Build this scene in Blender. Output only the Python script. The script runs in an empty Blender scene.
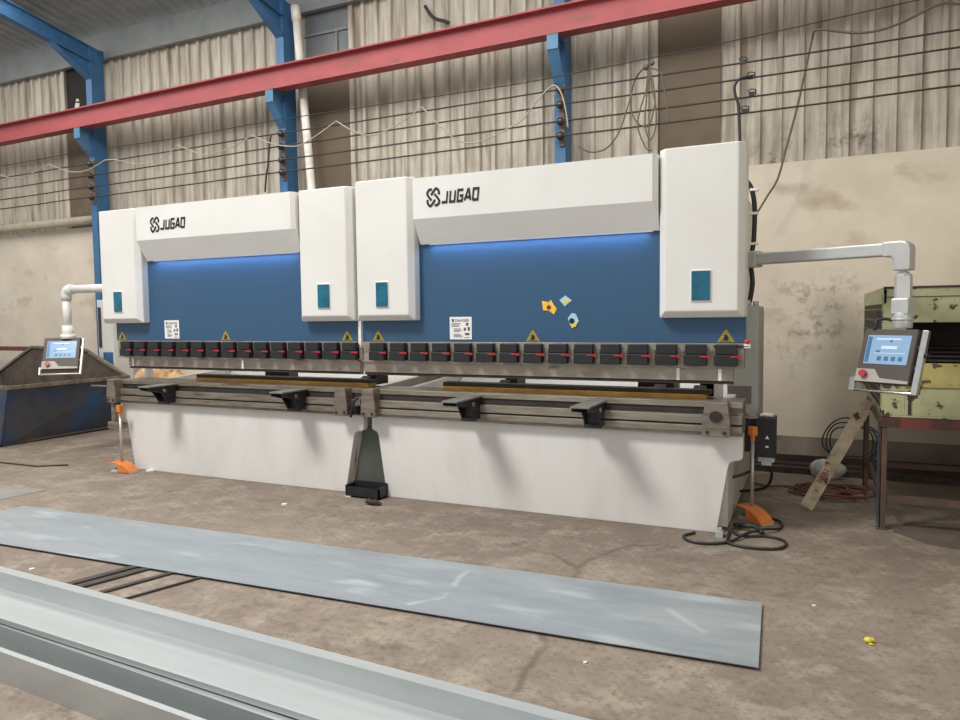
import bpy, bmesh, math, random
from mathutils import Vector, Matrix
random.seed(7)
SC = bpy.context.scene
COL = SC.collection
PI = math.pi

# ------------------------------------------------------------------ camera model (measured from the photograph's vanishing points)
F = 720.0; H = 1.55
def _n(v): return Vector(v).normalized()
_mx = _n((-1555., 25., -720.)); _up = _n((-0.012, 1, 0.061))
_X = -_mx; _Z = (_up - _X * _up.dot(_X)).normalized(); _Y = _Z.cross(_X)
ROT = Matrix((_X, _Y, _Z))            # camera -> world
CAMP = Vector((0, 0, H))
def at(px, py, ax, val):
    """the point of the photograph's pixel on the real plane axis=val (used to measure cable runs on their wall plane)"""
    d = ROT @ Vector((px - 480, 360 - py, -F))
    return CAMP + d * ((val - CAMP[ax]) / d[ax])

# ------------------------------------------------------------------ materials
def srgb(r, g, b):
    f = lambda c: (c / 12.92) if c <= .04045 else ((c + .055) / 1.055) ** 2.4
    return (f(r / 255), f(g / 255), f(b / 255), 1)
def mat(name, c, c2=None, rough=.5, metal=0., scale=6., amt=(.35, .65), stretch=(1, 1, 1), bump=0., bscale=60., emit=None, estr=0., detail=6., spec=.5, rvar=0., c3=None, scale3=1.5, amt3=(.55, .7), coat=0.):
    m = bpy.data.materials.new(name); m.use_nodes = True
    nt = m.node_tree; N = nt.nodes; L = nt.links
    b = N['Principled BSDF']
    b.inputs['Roughness'].default_value = rough; b.inputs['Metallic'].default_value = metal
    b.inputs['Specular IOR Level'].default_value = spec
    b.inputs['Coat Weight'].default_value = coat
    b.inputs['Base Color'].default_value = c
    geo = N.new('ShaderNodeNewGeometry')
    mp = N.new('ShaderNodeMapping'); mp.inputs['Scale'].default_value = stretch
    L.new(geo.outputs['Position'], mp.inputs['Vector'])
    if c2:
        no = N.new('ShaderNodeTexNoise'); no.inputs['Scale'].default_value = scale; no.inputs['Detail'].default_value = detail
        no.inputs['Roughness'].default_value = .65
        L.new(mp.outputs[0], no.inputs['Vector'])
        mr = N.new('ShaderNodeMapRange'); mr.inputs[1].default_value = amt[0]; mr.inputs[2].default_value = amt[1]
        L.new(no.outputs[0], mr.inputs[0])
        mx = N.new('ShaderNodeMix'); mx.data_type = 'RGBA'
        mx.inputs[6].default_value = c; mx.inputs[7].default_value = c2
        L.new(mr.outputs[0], mx.inputs[0]); out = mx.outputs[2]
        if rvar:
            ma = N.new('ShaderNodeMath'); ma.operation = 'MULTIPLY_ADD'; ma.inputs[1].default_value = rvar; ma.inputs[2].default_value = rough
            L.new(mr.outputs[0], ma.inputs[0]); L.new(ma.outputs[0], b.inputs['Roughness'])
        if c3:
            n3 = N.new('ShaderNodeTexNoise'); n3.inputs['Scale'].default_value = scale3; n3.inputs['Detail'].default_value = 5.
            L.new(mp.outputs[0], n3.inputs['Vector'])
            m3 = N.new('ShaderNodeMapRange'); m3.inputs[1].default_value = amt3[0]; m3.inputs[2].default_value = amt3[1]
            L.new(n3.outputs[0], m3.inputs[0])
            x3 = N.new('ShaderNodeMix'); x3.data_type = 'RGBA'; x3.inputs[7].default_value = c3
            L.new(out, x3.inputs[6]); L.new(m3.outputs[0], x3.inputs[0]); out = x3.outputs[2]
        L.new(out, b.inputs['Base Color'])
    if bump:
        nb = N.new('ShaderNodeTexNoise'); nb.inputs['Scale'].default_value = bscale; nb.inputs['Detail'].default_value = 4.
        L.new(mp.outputs[0], nb.inputs['Vector'])
        bp = N.new('ShaderNodeBump'); bp.inputs['Strength'].default_value = bump; bp.inputs['Distance'].default_value = .02
        L.new(nb.outputs[0], bp.inputs['Height']); L.new(bp.outputs[0], b.inputs['Normal'])
    if emit:
        b.inputs['Emission Color'].default_value = emit; b.inputs['Emission Strength'].default_value = estr
    return m

M = {}
M['white'] = mat('white_paint', srgb(226, 224, 219), srgb(219, 216, 210), rough=.42, scale=1.2)
M['white_dirty'] = mat('bed_white_paint', srgb(220, 217, 212), srgb(206, 202, 195), rough=.5, scale=2.5, stretch=(1, 1, .35), amt=(.45, .75), c3=srgb(180, 172, 160), scale3=9, amt3=(.72, .86))
M['pale'] = mat('pale_paint', srgb(214, 212, 206), srgb(200, 197, 190), rough=.45, scale=2)
M['blue'] = mat('ram_blue_paint', srgb(46, 82, 113), srgb(49, 84, 114), rough=.42, scale=1.5)
M['steel'] = mat('worn_steel', srgb(142, 132, 120), srgb(108, 97, 85), rough=.42, metal=.35, scale=7, stretch=(.5, 2, 4), rvar=.15, c3=srgb(78, 62, 50), scale3=5, amt3=(.6, .72))
M['steel_light'] = mat('ground_steel', srgb(160, 151, 138), srgb(128, 119, 106), rough=.38, metal=.4, scale=9, stretch=(.4, 1, 3), rvar=.1, c3=srgb(110, 96, 82), scale3=6, amt3=(.58, .75))
M['punch'] = mat('punch_steel', srgb(166, 155, 142), srgb(142, 130, 117), rough=.4, metal=.3, scale=6, stretch=(.6, 1, 2), c3=srgb(92, 74, 60), scale3=7, amt3=(.6, .75))
M['dark'] = mat('dark_recess_steel', srgb(62, 56, 50), srgb(44, 39, 35), rough=.6, metal=.2, scale=8)
M['black'] = mat('black_plastic', srgb(34, 33, 36), srgb(26, 26, 28), rough=.45, scale=20)
M['blackm'] = mat('black_coated_metal', srgb(40, 42, 48), srgb(30, 31, 34), rough=.4, metal=.1, scale=15)
M['armplate'] = mat('grey_arm_plate', srgb(140, 140, 136), srgb(120, 120, 116), rough=.35, metal=.3, scale=10)
M['red'] = mat('red_plastic', srgb(206, 44, 58), srgb(190, 36, 48), rough=.4)
M['gold'] = mat('yellow_brown_die', srgb(206, 158, 60), srgb(166, 120, 44), rough=.45, scale=5, stretch=(1, 1, 3))
M['dgrey'] = mat('dark_grey_paint', srgb(84, 87, 80), srgb(74, 77, 70), rough=.45, scale=3)
M['grey'] = mat('cabinet_grey_paint', srgb(184, 185, 177), srgb(174, 175, 167), rough=.5, scale=3)
M['greyd'] = mat('grey_plate', srgb(120, 114, 108), srgb(110, 104, 98), rough=.5)
M['orange'] = mat('orange_plastic', srgb(222, 132, 66), srgb(204, 116, 56), rough=.45, scale=9)
M['yellow'] = mat('yellow_sticker', srgb(158, 142, 60), srgb(146, 130, 52), rough=.5)
M['yellowb'] = mat('yellow_tape', srgb(246, 206, 70), srgb(236, 170, 60), rough=.5, scale=40)
M['paper'] = mat('white_label', srgb(232, 230, 226), rough=.5)
M['paperb'] = mat('pale_blue_sticker', srgb(178, 214, 222), srgb(150, 196, 206), rough=.5, scale=50)
M['ink'] = mat('black_ink', srgb(22, 22, 24), rough=.5)
M['inkg'] = mat('grey_ink', srgb(96, 90, 92), rough=.6)
M['inkr'] = mat('dark_red_ink', srgb(120, 40, 46), rough=.6)
M['glass'] = mat('teal_display_glass', srgb(6, 104, 130), srgb(10, 84, 104), rough=.08, scale=7, amt=(.4, .6), spec=.6)
M['led'] = mat('led_strip', srgb(220, 232, 255), rough=.4, emit=srgb(190, 215, 255), estr=.22)
M['screen'] = mat('lit_screen', srgb(120, 150, 180), rough=.15, emit=srgb(150, 176, 200), estr=.28)
M['scr_light'] = mat('screen_light_tiles', srgb(176, 196, 208), rough=.2, emit=srgb(186, 204, 216), estr=.36)
M['scr_dark'] = mat('screen_dark_icons', srgb(60, 96, 130), rough=.2, emit=srgb(80, 118, 150), estr=.3)
M['bezel'] = mat('panel_brown_grey', srgb(84, 77, 72), srgb(74, 68, 64), rough=.5, spec=.3)
M['chrome'] = mat('bright_chrome', srgb(206, 206, 204), srgb(190, 190, 188), rough=.2, metal=1., scale=30)
M['alu'] = mat('aluminium_tube', srgb(196, 198, 194), srgb(184, 186, 182), rough=.35, metal=.25)
M['pole'] = mat('galvanised_pole', srgb(178, 174, 168), rough=.35, metal=.5)
M['galv'] = mat('galvanised_sheet', srgb(172, 180, 184), srgb(148, 156, 161), rough=.3, metal=.45, scale=2.2, stretch=(.6, 2.2, 1), rvar=.14, c3=srgb(196, 203, 206), scale3=2.6, amt3=(.58, .74), bump=.04, bscale=3)
M['galv2'] = mat('galvanised_channel', srgb(196, 200, 199), srgb(180, 184, 183), rough=.3, metal=.6, scale=2.5, stretch=(.5, 3, 2), rvar=.1)
M['galv3'] = mat('dull_sheet', srgb(150, 148, 140), srgb(132, 128, 120), rough=.55, metal=.3, scale=4)
M['bar'] = mat('dark_bar_steel', srgb(88, 84, 80), srgb(68, 64, 60), rough=.4, metal=.5, scale=9)
M['rust'] = mat('dark_rusty_steel', srgb(74, 60, 50), srgb(50, 42, 37), rough=.7, metal=.2, scale=8)
M['skipout'] = mat('blue_scuffed_paint', srgb(48, 66, 94), srgb(80, 77, 73), rough=.5, scale=2.6, amt=(.36, .62), detail=10, c3=srgb(40, 88, 136), scale3=1.3, amt3=(.56, .7))
M['skipin'] = mat('grimy_steel', srgb(94, 80, 66), srgb(64, 56, 48), rough=.7, scale=5)
M['skiprim'] = mat('worn_rim', srgb(136, 122, 106), srgb(90, 78, 66), rough=.5, scale=12, metal=.2)
M['green'] = mat('pale_green_chipped_paint', srgb(176, 178, 136), srgb(152, 152, 116), rough=.55, scale=5, amt=(.4, .7), c3=srgb(70, 60, 46), scale3=13, amt3=(.57, .61))
M['greeny'] = mat('yellow_chipped_paint', srgb(184, 172, 108), srgb(160, 148, 90), rough=.55, scale=4, c3=srgb(86, 70, 48), scale3=13, amt3=(.6, .66))
M['greend'] = mat('dull_green_paint', srgb(112, 112, 84), srgb(92, 90, 68), rough=.6, scale=5)
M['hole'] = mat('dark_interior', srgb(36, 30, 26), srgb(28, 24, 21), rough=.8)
M['redold'] = mat('old_red_paint', srgb(116, 50, 45), srgb(90, 50, 42), rough=.6, scale=5, c3=srgb(62, 48, 40), scale3=6, amt3=(.55, .65))
M['brownst'] = mat('brown_steel', srgb(98, 74, 60), srgb(72, 58, 48), rough=.65, scale=7)
M['redd'] = mat('dark_red_button', srgb(170, 40, 44), srgb(150, 34, 38), rough=.4)
M['btn'] = mat('beige_panel_strip', srgb(168, 158, 148), srgb(156, 147, 138), rough=.5)
M['edge'] = mat('faded_blue_edge', srgb(66, 86, 102), srgb(58, 70, 80), rough=.6)
M['plank'] = mat('dirty_white_plank', srgb(198, 182, 156), srgb(156, 136, 110), rough=.7, scale=9, c3=srgb(84, 50, 40), scale3=14, amt3=(.6, .68))
M['cream'] = mat('wall_plaster', srgb(222, 210, 192), srgb(206, 193, 174), rough=.85, scale=1.1, bump=.12, bscale=9, c3=srgb(168, 150, 126), scale3=1.7, amt3=(.58, .78), stretch=(1, 1, 1.4))
M['dado'] = mat('grey_dado', srgb(128, 118, 104), srgb(106, 98, 88), rough=.85, scale=3, c3=srgb(70, 64, 58), scale3=4, amt3=(.6, .75))
M['clad'] = mat('weathered_cladding', srgb(198, 190, 175), srgb(164, 153, 137), rough=.6, metal=.0, scale=2.4, stretch=(5, 5, .5), amt=(.38, .64), c3=srgb(122, 106, 88), scale3=1.2, amt3=(.54, .8))
M['brown'] = mat('brown_flat_sheet', srgb(116, 101, 83), srgb(104, 90, 73), rough=.7, scale=1.5)
M['brownd'] = mat('brown_wood_strip', srgb(118, 100, 80), srgb(96, 80, 64), rough=.7, scale=4)
M['wing'] = mat('dusty_window_glass', srgb(98, 106, 112), srgb(120, 122, 120), rough=.35, scale=2.5)
M['roof'] = mat('grey_roof_sheet', srgb(150, 153, 150), srgb(134, 137, 134), rough=.6, scale=3)
M['eave'] = mat('grey_eave_steel', srgb(134, 138, 136), srgb(120, 124, 123), rough=.6, scale=3)
M['cblue'] = mat('column_blue_paint', srgb(62, 108, 150), srgb(52, 94, 134), rough=.5, scale=3)
M['cblue2'] = mat('bracket_blue_paint', srgb(78, 122, 156), srgb(66, 108, 142), rough=.5, scale=3)
M['beam'] = mat('red_beam_paint', srgb(164, 74, 77), srgb(148, 66, 68), rough=.55, scale=2.5, stretch=(1, 1, 2), c3=srgb(128, 72, 66), scale3=3, amt3=(.6, .75))
M['wire'] = mat('dark_wire', srgb(52, 44, 42), rough=.6)
M['cable'] = mat('pale_cable', srgb(168, 158, 140), rough=.6)
M['cableb'] = mat('olive_cable', srgb(98, 88, 68), rough=.6)
M['blackc'] = mat('black_cable', srgb(40, 38, 36), rough=.5)
M['insul'] = mat('dark_insulator', srgb(58, 50, 50), srgb(40, 36, 36), rough=.2)
M['pvc'] = mat('white_pvc', srgb(228, 224, 214), srgb(214, 208, 196), rough=.4, scale=3)
M['pipeg'] = mat('beige_pipe', srgb(176, 164, 146), srgb(156, 144, 126), rough=.5, scale=4)
M['hoser'] = mat('orange_red_hose', srgb(118, 72, 60), srgb(98, 62, 52), rough=.6)
M['bag'] = mat('pale_plastic_bag', srgb(196, 196, 190), srgb(164, 164, 160), rough=.4, scale=12)
M['card'] = mat('brown_wrapping', srgb(214, 182, 136), srgb(176, 138, 96), rough=.8, scale=9, c3=srgb(120, 88, 60), scale3=7, amt3=(.55, .7))
M['leaf'] = mat('dry_brown', srgb(70, 50, 40), srgb(50, 38, 32), rough=.8, scale=30)
M['scrapy'] = mat('yellow_scrap', srgb(226, 206, 70), srgb(196, 176, 50), rough=.6, scale=60)
M['scrapw'] = mat('white_scrap', srgb(214, 208, 200), rough=.7)

# concrete floor with patches, speckle and cracks
def floor_material():
    m = bpy.data.materials.new('stained_concrete'); m.use_nodes = True
    nt = m.node_tree; N = nt.nodes; L = nt.links; b = N['Principled BSDF']
    geo = N.new('ShaderNodeNewGeometry')
    def noise(scale, detail, vec=None, rough=.6):
        n = N.new('ShaderNodeTexNoise'); n.inputs['Scale'].default_value = scale; n.inputs['Detail'].default_value = detail; n.inputs['Roughness'].default_value = rough
        L.new(vec or geo.outputs['Position'], n.inputs['Vector']); return n
    def mr(src, a, c):
        r = N.new('ShaderNodeMapRange'); r.inputs[1].default_value = a; r.inputs[2].default_value = c; L.new(src, r.inputs[0]); return r.outputs[0]
    def mix(f, A, B):
        x = N.new('ShaderNodeMix'); x.data_type = 'RGBA'
        if isinstance(A, tuple): x.inputs[6].default_value = A
        else: L.new(A, x.inputs[6])
        x.inputs[7].default_value = B
        L.new(f, x.inputs[0]); return x.outputs[2]
    n1 = noise(.55, 5); n2 = noise(3.2, 8, rough=.75); n3 = noise(26, 5, rough=.8); n4 = noise(1.6, 6)
    mp = N.new('ShaderNodeMapping'); mp.inputs['Scale'].default_value = (1., 1.5, 1); L.new(geo.outputs['Position'], mp.inputs[0])
    n5 = noise(5, 7, mp.outputs[0], .75)
    c = mix(mr(n1.outputs[0], .35, .65), srgb(134, 121, 107), srgb(114, 101, 90))
    c = mix(mr(n2.outputs[0], .48, .62), c, srgb(150, 138, 123))
    c = mix(mr(n5.outputs[0], .52, .74), c, srgb(98, 86, 76))
    c = mix(mr(n4.outputs[0], .58, .74), c, srgb(108, 97, 83))
    c = mix(mr(n3.outputs[0], .50, .72), c, srgb(92, 80, 71))
    L.new(c, b.inputs['Base Color'])
    b.inputs['Roughness'].default_value = .78
    bp = N.new('ShaderNodeBump'); bp.inputs['Strength'].default_value = .25; bp.inputs['Distance'].default_value = .01
    L.new(n3.outputs[0], bp.inputs['Height']); L.new(bp.outputs[0], b.inputs['Normal'])
    return m
M['floor'] = floor_material()
def marks(m, segs, col, w0, w1, amount, wob=.12, wscale=4., patch=False):
    """cracks, scuffs, smudges or painted shade of their own shape: distance to a few measured line pieces mixed into the base colour"""
    nt = m.node_tree; N = nt.nodes; L = nt.links; b = N['Principled BSDF']; old = b.inputs['Base Color'].links[0].from_socket
    def V(op, a, c=None):
        n = N.new('ShaderNodeVectorMath'); n.operation = op
        for i, x in enumerate((a, c)):
            if x is None: continue
            if isinstance(x, (tuple, Vector)): n.inputs[i].default_value = tuple(x)
            else: L.new(x, n.inputs[i])
        return n
    geo = N.new('ShaderNodeNewGeometry'); no = N.new('ShaderNodeTexNoise'); no.inputs['Scale'].default_value = wscale; no.inputs['Detail'].default_value = 6.
    L.new(geo.outputs['Position'], no.inputs['Vector'])
    w_ = V('SUBTRACT', no.outputs['Color'], (.5, .5, .5)); sc = N.new('ShaderNodeVectorMath'); sc.operation = 'SCALE'; sc.inputs['Scale'].default_value = wob; L.new(w_.outputs[0], sc.inputs[0])
    P = V('ADD', geo.outputs['Position'], sc.outputs[0]).outputs[0]
    best = None
    for a, c in segs:
        a = Vector(a); c = Vector(c); d = c - a
        pa = V('SUBTRACT', P, a).outputs[0]; dt = V('DOT_PRODUCT', pa, d / d.length_squared).outputs['Value']
        cl = N.new('ShaderNodeClamp'); L.new(dt, cl.inputs[0])
        s_ = N.new('ShaderNodeVectorMath'); s_.operation = 'SCALE'; s_.inputs[0].default_value = tuple(d); L.new(cl.outputs[0], s_.inputs['Scale'])
        ln = V('LENGTH', V('SUBTRACT', pa, s_.outputs[0]).outputs[0]).outputs['Value']
        if best is None: best = ln
        else:
            mn = N.new('ShaderNodeMath'); mn.operation = 'MINIMUM'; L.new(best, mn.inputs[0]); L.new(ln, mn.inputs[1]); best = mn.outputs[0]
    r = N.new('ShaderNodeMapRange'); r.inputs[1].default_value = w0; r.inputs[2].default_value = w1; r.inputs[3].default_value = amount; r.inputs[4].default_value = 0.
    L.new(best, r.inputs[0]); f = r.outputs[0]
    if patch:
        n2 = N.new('ShaderNodeTexNoise'); n2.inputs['Scale'].default_value = patch; n2.inputs['Detail'].default_value = 8.; n2.inputs['Roughness'].default_value = .7
        L.new(geo.outputs['Position'], n2.inputs['Vector'])
        r2 = N.new('ShaderNodeMapRange'); r2.inputs[1].default_value = .5; r2.inputs[2].default_value = .62; L.new(n2.outputs[0], r2.inputs[0])
        mu = N.new('ShaderNodeMath'); mu.operation = 'MULTIPLY'; L.new(f, mu.inputs[0]); L.new(r2.outputs[0], mu.inputs[1]); f = mu.outputs[0]
    x = N.new('ShaderNodeMix'); x.data_type = 'RGBA'; L.new(old, x.inputs[6]); x.inputs[7].default_value = col; L.new(f, x.inputs[0]); L.new(x.outputs[2], b.inputs['Base Color'])
def fl(*p): return [at(a, c, 2, 0) for a, c in p]
def chain(pts): return list(zip(pts[:-1], pts[1:]))
marks(M['floor'], chain(fl((512, 542), (532, 550), (552, 553), (578, 567), (600, 556), (628, 546), (660, 545))) + chain(fl((578, 567), (570, 585))) + chain(fl((538, 633), (546, 648), (528, 668), (512, 690))), srgb(80, 68, 59), .006, .03, .6)
marks(M['floor'], chain(fl((660, 552), (690, 575), (720, 580))) + chain(fl((790, 556), (815, 560), (850, 570))) + chain(fl((230, 600), (330, 640), (420, 668))), srgb(84, 72, 64), .05, .35, .5, .3, 3., 7.)
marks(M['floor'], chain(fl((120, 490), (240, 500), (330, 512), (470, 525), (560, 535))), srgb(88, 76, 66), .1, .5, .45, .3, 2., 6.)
marks(M['galv'], chain(fl((669, 613), (677, 619), (690, 627), (704, 635))), srgb(214, 220, 222), .012, .035, .6, .03)
marks(M['galv'], chain(fl((408, 607), (445, 600))) + chain(fl((447, 597), (458, 582), (466, 575))), srgb(216, 222, 225), .005, .03, .65, .06, 8.)
marks(M['galv'], chain(fl((300, 560), (312, 553))) + chain(fl((585, 583), (670, 596), (750, 607))), srgb(104, 112, 116), .004, .012, .5, .03, 8., 30.)
def wl(*p): return [at(a, c, 1, 8.3) for a, c in p]
marks(M['cream'], chain(wl((795, 345), (810, 315), (835, 300))) + chain(wl((800, 300), (822, 330))), srgb(112, 102, 90), .05, .4, .6, .15, 4., 7.)
marks(M['cream'], chain(wl((780, 425), (850, 425), (960, 440))), srgb(150, 138, 120), .1, .9, .6, .4, 1.5)  # dimming low on the wall, shade painted into the plaster colour
marks(M['clad'], chain([at(a, c, 1, 8.36) for a, c in ((838, 140), (862, 136))]) + chain([at(a, c, 1, 8.36) for a, c in ((770, 160), (810, 152))]), srgb(78, 64, 54), .02, .3, .75, .1, 6., 5.)

# ------------------------------------------------------------------ mesh building
ORG = {}
class MB:
    def __init__(s): s.v = []; s.f = []; s.sm = []
    def add(s, vs, fs, smooth=False):
        o = len(s.v); s.v += [Vector(v) for v in vs]
        for f in fs: s.f.append([i + o for i in f]); s.sm.append(smooth)
        return s
    def box(s, x0, x1, y0, y1, z0, z1):
        x0, x1 = sorted((x0, x1)); y0, y1 = sorted((y0, y1)); z0, z1 = sorted((z0, z1))
        return s.add([(x0, y0, z0), (x1, y0, z0), (x1, y1, z0), (x0, y1, z0), (x0, y0, z1), (x1, y0, z1), (x1, y1, z1), (x0, y1, z1)],
                     [(0, 3, 2, 1), (4, 5, 6, 7), (0, 1, 5, 4), (1, 2, 6, 5), (2, 3, 7, 6), (3, 0, 4, 7)])
    def prism(s, poly, ax, a, b):
        """polygon in the plane across axis ax ('x': (y,z), 'y': (x,z), 'z': (x,y)), run from a to b"""
        def P(u, w, t): return {'x': (t, u, w), 'y': (u, t, w), 'z': (u, w, t)}[ax]
        n = len(poly)
        s.add([P(u, w, a) for u, w in poly] + [P(u, w, b) for u, w in poly],
              [tuple(range(n))[::-1], tuple(range(n, 2 * n))] + [(i, (i + 1) % n, n + (i + 1) % n, n + i) for i in range(n)])
        return s
    def tube(s, pts, r, n=8, closed=False):
        pts = [Vector(p) for p in pts]; k = len(pts); rings = []
        t0 = (pts[1] - pts[0]).normalized(); ref = Vector((0, 0, 1)) if abs(t0.z) < .9 else Vector((0, 1, 0))
        nrm = (ref - t0 * ref.dot(t0)).normalized()
        for i, p in enumerate(pts):
            a = pts[i - 1] if (i or closed) else pts[0]; c = pts[(i + 1) % k] if (i < k - 1 or closed) else pts[-1]
            t = (c - a)
            t = t.normalized() if t.length > 1e-9 else t0
            nrm = nrm - t * nrm.dot(t)
            nrm = nrm.normalized() if nrm.length > 1e-6 else t.orthogonal().normalized()
            bi = t.cross(nrm)
            rr = r[i] if isinstance(r, (list, tuple)) else r
            rings.append([p + (nrm * math.cos(2 * PI * j / n) + bi * math.sin(2 * PI * j / n)) * rr for j in range(n)])
        vs = [v for R in rings for v in R]; fs = []
        for i in range(k if closed else k - 1):
            for j in range(n):
                a, b = i * n + j, i * n + (j + 1) % n; i2 = (i + 1) % k
                fs.append((a, b, i2 * n + (j + 1) % n, i2 * n + j))
        o = len(s.v); s.add(vs, fs, True)
        if not closed:
            s.f.append([o + j for j in range(n)][::-1]); s.sm.append(False)
            s.f.append([o + (k - 1) * n + j for j in range(n)]); s.sm.append(False)
        return s
    def bar(s, p, q, w, h, up=(0, 0, 1)):
        p, q = Vector(p), Vector(q); t = (q - p).normalized(); u = Vector(up); u = (u - t * u.dot(t)).normalized(); b = t.cross(u)
        vs = []
        for c in (p, q):
            for i, j in ((-1, -1), (1, -1), (1, 1), (-1, 1)): vs.append(c + b * (i * w / 2) + u * (j * h / 2))
        return s.add(vs, [(0, 1, 2, 3), (7, 6, 5, 4), (0, 4, 5, 1), (1, 5, 6, 2), (2, 6, 7, 3), (3, 7, 4, 0)])
    def ball(s, c, r, n=12, k=8, sz=(1, 1, 1)):
        c = Vector(c); vs = []; fs = []
        for i in range(k + 1):
            th = PI * i / k
            for j in range(n):
                ph = 2 * PI * j / n
                vs.append(c + Vector((r * sz[0] * math.sin(th) * math.cos(ph), r * sz[1] * math.sin(th) * math.sin(ph), r * sz[2] * math.cos(th))))
        for i in range(k):
            for j in range(n):
                fs.append((i * n + j, i * n + (j + 1) % n, (i + 1) * n + (j + 1) % n, (i + 1) * n + j))
        return s.add(vs, fs, True)
    def loft(s, A, B):
        n = len(A)
        return s.add(list(A) + list(B), [tuple(range(n))[::-1], tuple(range(n, 2 * n))] + [(i, (i + 1) % n, n + (i + 1) % n, n + i) for i in range(n)])
    def xf(s, m):
        s.v = [m @ v for v in s.v]; return s
    def build(s, name, m, parent=None, bevel=0., seg=2, solid=0., angle=35, merge=False):
        if parent is None:
            lo = [min(v[i] for v in s.v) for i in range(3)]; hi = [max(v[i] for v in s.v) for i in range(3)]
            org = Vector(((lo[0] + hi[0]) / 2, (lo[1] + hi[1]) / 2, lo[2]))
        else: org = ORG[parent.name]
        me = bpy.data.meshes.new(name)
        me.from_pydata([v - org for v in s.v], [], s.f)
        me.update()
        for p, sm in zip(me.polygons, s.sm): p.use_smooth = sm
        bm = bmesh.new(); bm.from_mesh(me)
        if merge: bmesh.ops.remove_doubles(bm, verts=bm.verts, dist=1e-5)
        bmesh.ops.recalc_face_normals(bm, faces=bm.faces); bm.to_mesh(me); bm.free()
        me.materials.append(m if not isinstance(m, str) else M[m])
        o = bpy.data.objects.new(name, me); COL.objects.link(o)
        if parent is None: o.location = org
        else: o.parent = parent
        ORG[o.name] = org
        if solid:
            md = o.modifiers.new('thickness', 'SOLIDIFY'); md.thickness = solid; md.offset = 0
        if bevel:
            md = o.modifiers.new('edges', 'BEVEL'); md.width = bevel; md.segments = seg; md.limit_method = 'ANGLE'; md.angle_limit = math.radians(angle)
        return o
def thing(name, loc, label, cat, group=None):
    o = bpy.data.objects.new(name, None); COL.objects.link(o); o.location = loc; o.empty_display_size = .1
    ORG[o.name] = Vector(loc); return tag(o, label, cat, group)
def tag(o, label, cat, group=None):
    o['label'] = label; o['category'] = cat; o['kind'] = 'thing'
    if group: o['group'] = group
    return o
def struct(o): o['kind'] = 'structure'; return o
def look(o, label): o['label'] = label; return o
def smooth_pts(pts, sub=8, closed=False):
    P = [Vector(p) for p in pts]; n = len(P); out = []
    for i in range(n if closed else n - 1):
        p0 = P[(i - 1) % n] if (closed or i) else P[0]; p1 = P[i]; p2 = P[(i + 1) % n]; p3 = P[(i + 2) % n] if (closed or i < n - 2) else P[-1]
        for k in range(sub):
            t = k / sub
            out.append(.5 * ((2 * p1) + (p2 - p0) * t + (2 * p0 - 5 * p1 + 4 * p2 - p3) * t * t + (3 * p1 - p0 - 3 * p2 + p3) * t ** 3))
    if not closed: out.append(P[-1])
    return out
def stroke(mb, pts, w, T, t=.003, closed=False):
    """a flat-ended brush stroke with mitred corners; T maps (u, v, depth) into the place"""
    P = [Vector((p[0], p[1])) for p in pts]; n = len(P); Lp = []; Rp = []
    for i in range(n):
        a = P[i - 1] if (i or closed) else None; c = P[(i + 1) % n] if (i < n - 1 or closed) else None
        d1 = (P[i] - a).normalized() if a is not None else None; d2 = (c - P[i]).normalized() if c is not None else None
        if d1 is None: d1 = d2
        if d2 is None: d2 = d1
        n1 = Vector((-d1.y, d1.x)); n2 = Vector((-d2.y, d2.x)); m = (n1 + n2)
        m = m.normalized() if m.length > 1e-6 else n1
        k = (w / 2) / max(.45, m.dot(n1))
        Lp.append(P[i] + m * k); Rp.append(P[i] - m * k)
    for i in range(n if closed else n - 1):
        j = (i + 1) % n
        q = [Lp[i], Lp[j], Rp[j], Rp[i]]
        mb.add([T(p.x, p.y, 0) for p in q] + [T(p.x, p.y, t) for p in q], [(0, 1, 2, 3), (7, 6, 5, 4), (0, 4, 5, 1), (1, 5, 6, 2), (2, 6, 7, 3), (3, 7, 4, 0)])

# ------------------------------------------------------------------ the hall
WY = 8.3
struct(MB().box(-18, 4.5, -1.5, WY + .3, -.1, 0).build('floor', 'floor'))
struct(MB().box(-18, 4.5, WY, WY + .25, 0, 3.12).build('wall_back', 'cream'))
struct(MB().box(-4.5, 4.5, WY - .015, WY, 0, .235).build('baseboard_back', 'dado'))
struct(MB().box(4.5, 4.7, -1.5, WY + .3, 0, 6.5).build('wall_right_blocker', 'cream'))  # unseen wall, added to block ambient light from the right
def cladding(x0, x1, z0, z1, name='wall_back_upper', pitch=.21, y=WY + .06):
    prof = []; x = x0
    while x < x1:
        for dx, dy in ((0, 0), (.135, 0), (.15, -.04), (.195, -.04)):
            if x + dx <= x1: prof.append((x + dx, y + dy))
        x += pitch
    prof.append((x1, y))
    mb = MB(); n = len(prof)
    mb.add([(a, b, z0) for a, b in prof] + [(a, b, z1) for a, b in prof], [(i, i + 1, n + i + 1, n + i) for i in range(n - 1)])
    return struct(mb.build(name, 'clad', solid=.002))
ZC = 3.12; ZT = 5.95
cladding(-18, -11.56, ZC, ZT); cladding(-10.98, -6.5, ZC, ZT); cladding(-5.71, -1.63, ZC, ZT); cladding(-.955, 4.5, ZC, ZT)
struct(MB().box(-11.56, -10.98, WY + .02, WY + .06, ZC, 4.75).build('trim_1', 'brownd'))
struct(MB().box(-6.5, -5.71, WY + .03, WY + .06, ZC, 5.12).build('trim_2', 'brown'))
struct(MB().box(-1.63, -.955, WY + .03, WY + .06, ZC, ZT).build('trim_3', 'brown'))
struct(MB().box(-11.58, -11.50, WY, WY + .05, ZC, ZT).build('trim_4', 'clad'))
struct(MB().box(-5.75, -5.68, WY, WY + .05, ZC, ZT).build('trim_5', 'clad'))
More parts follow.
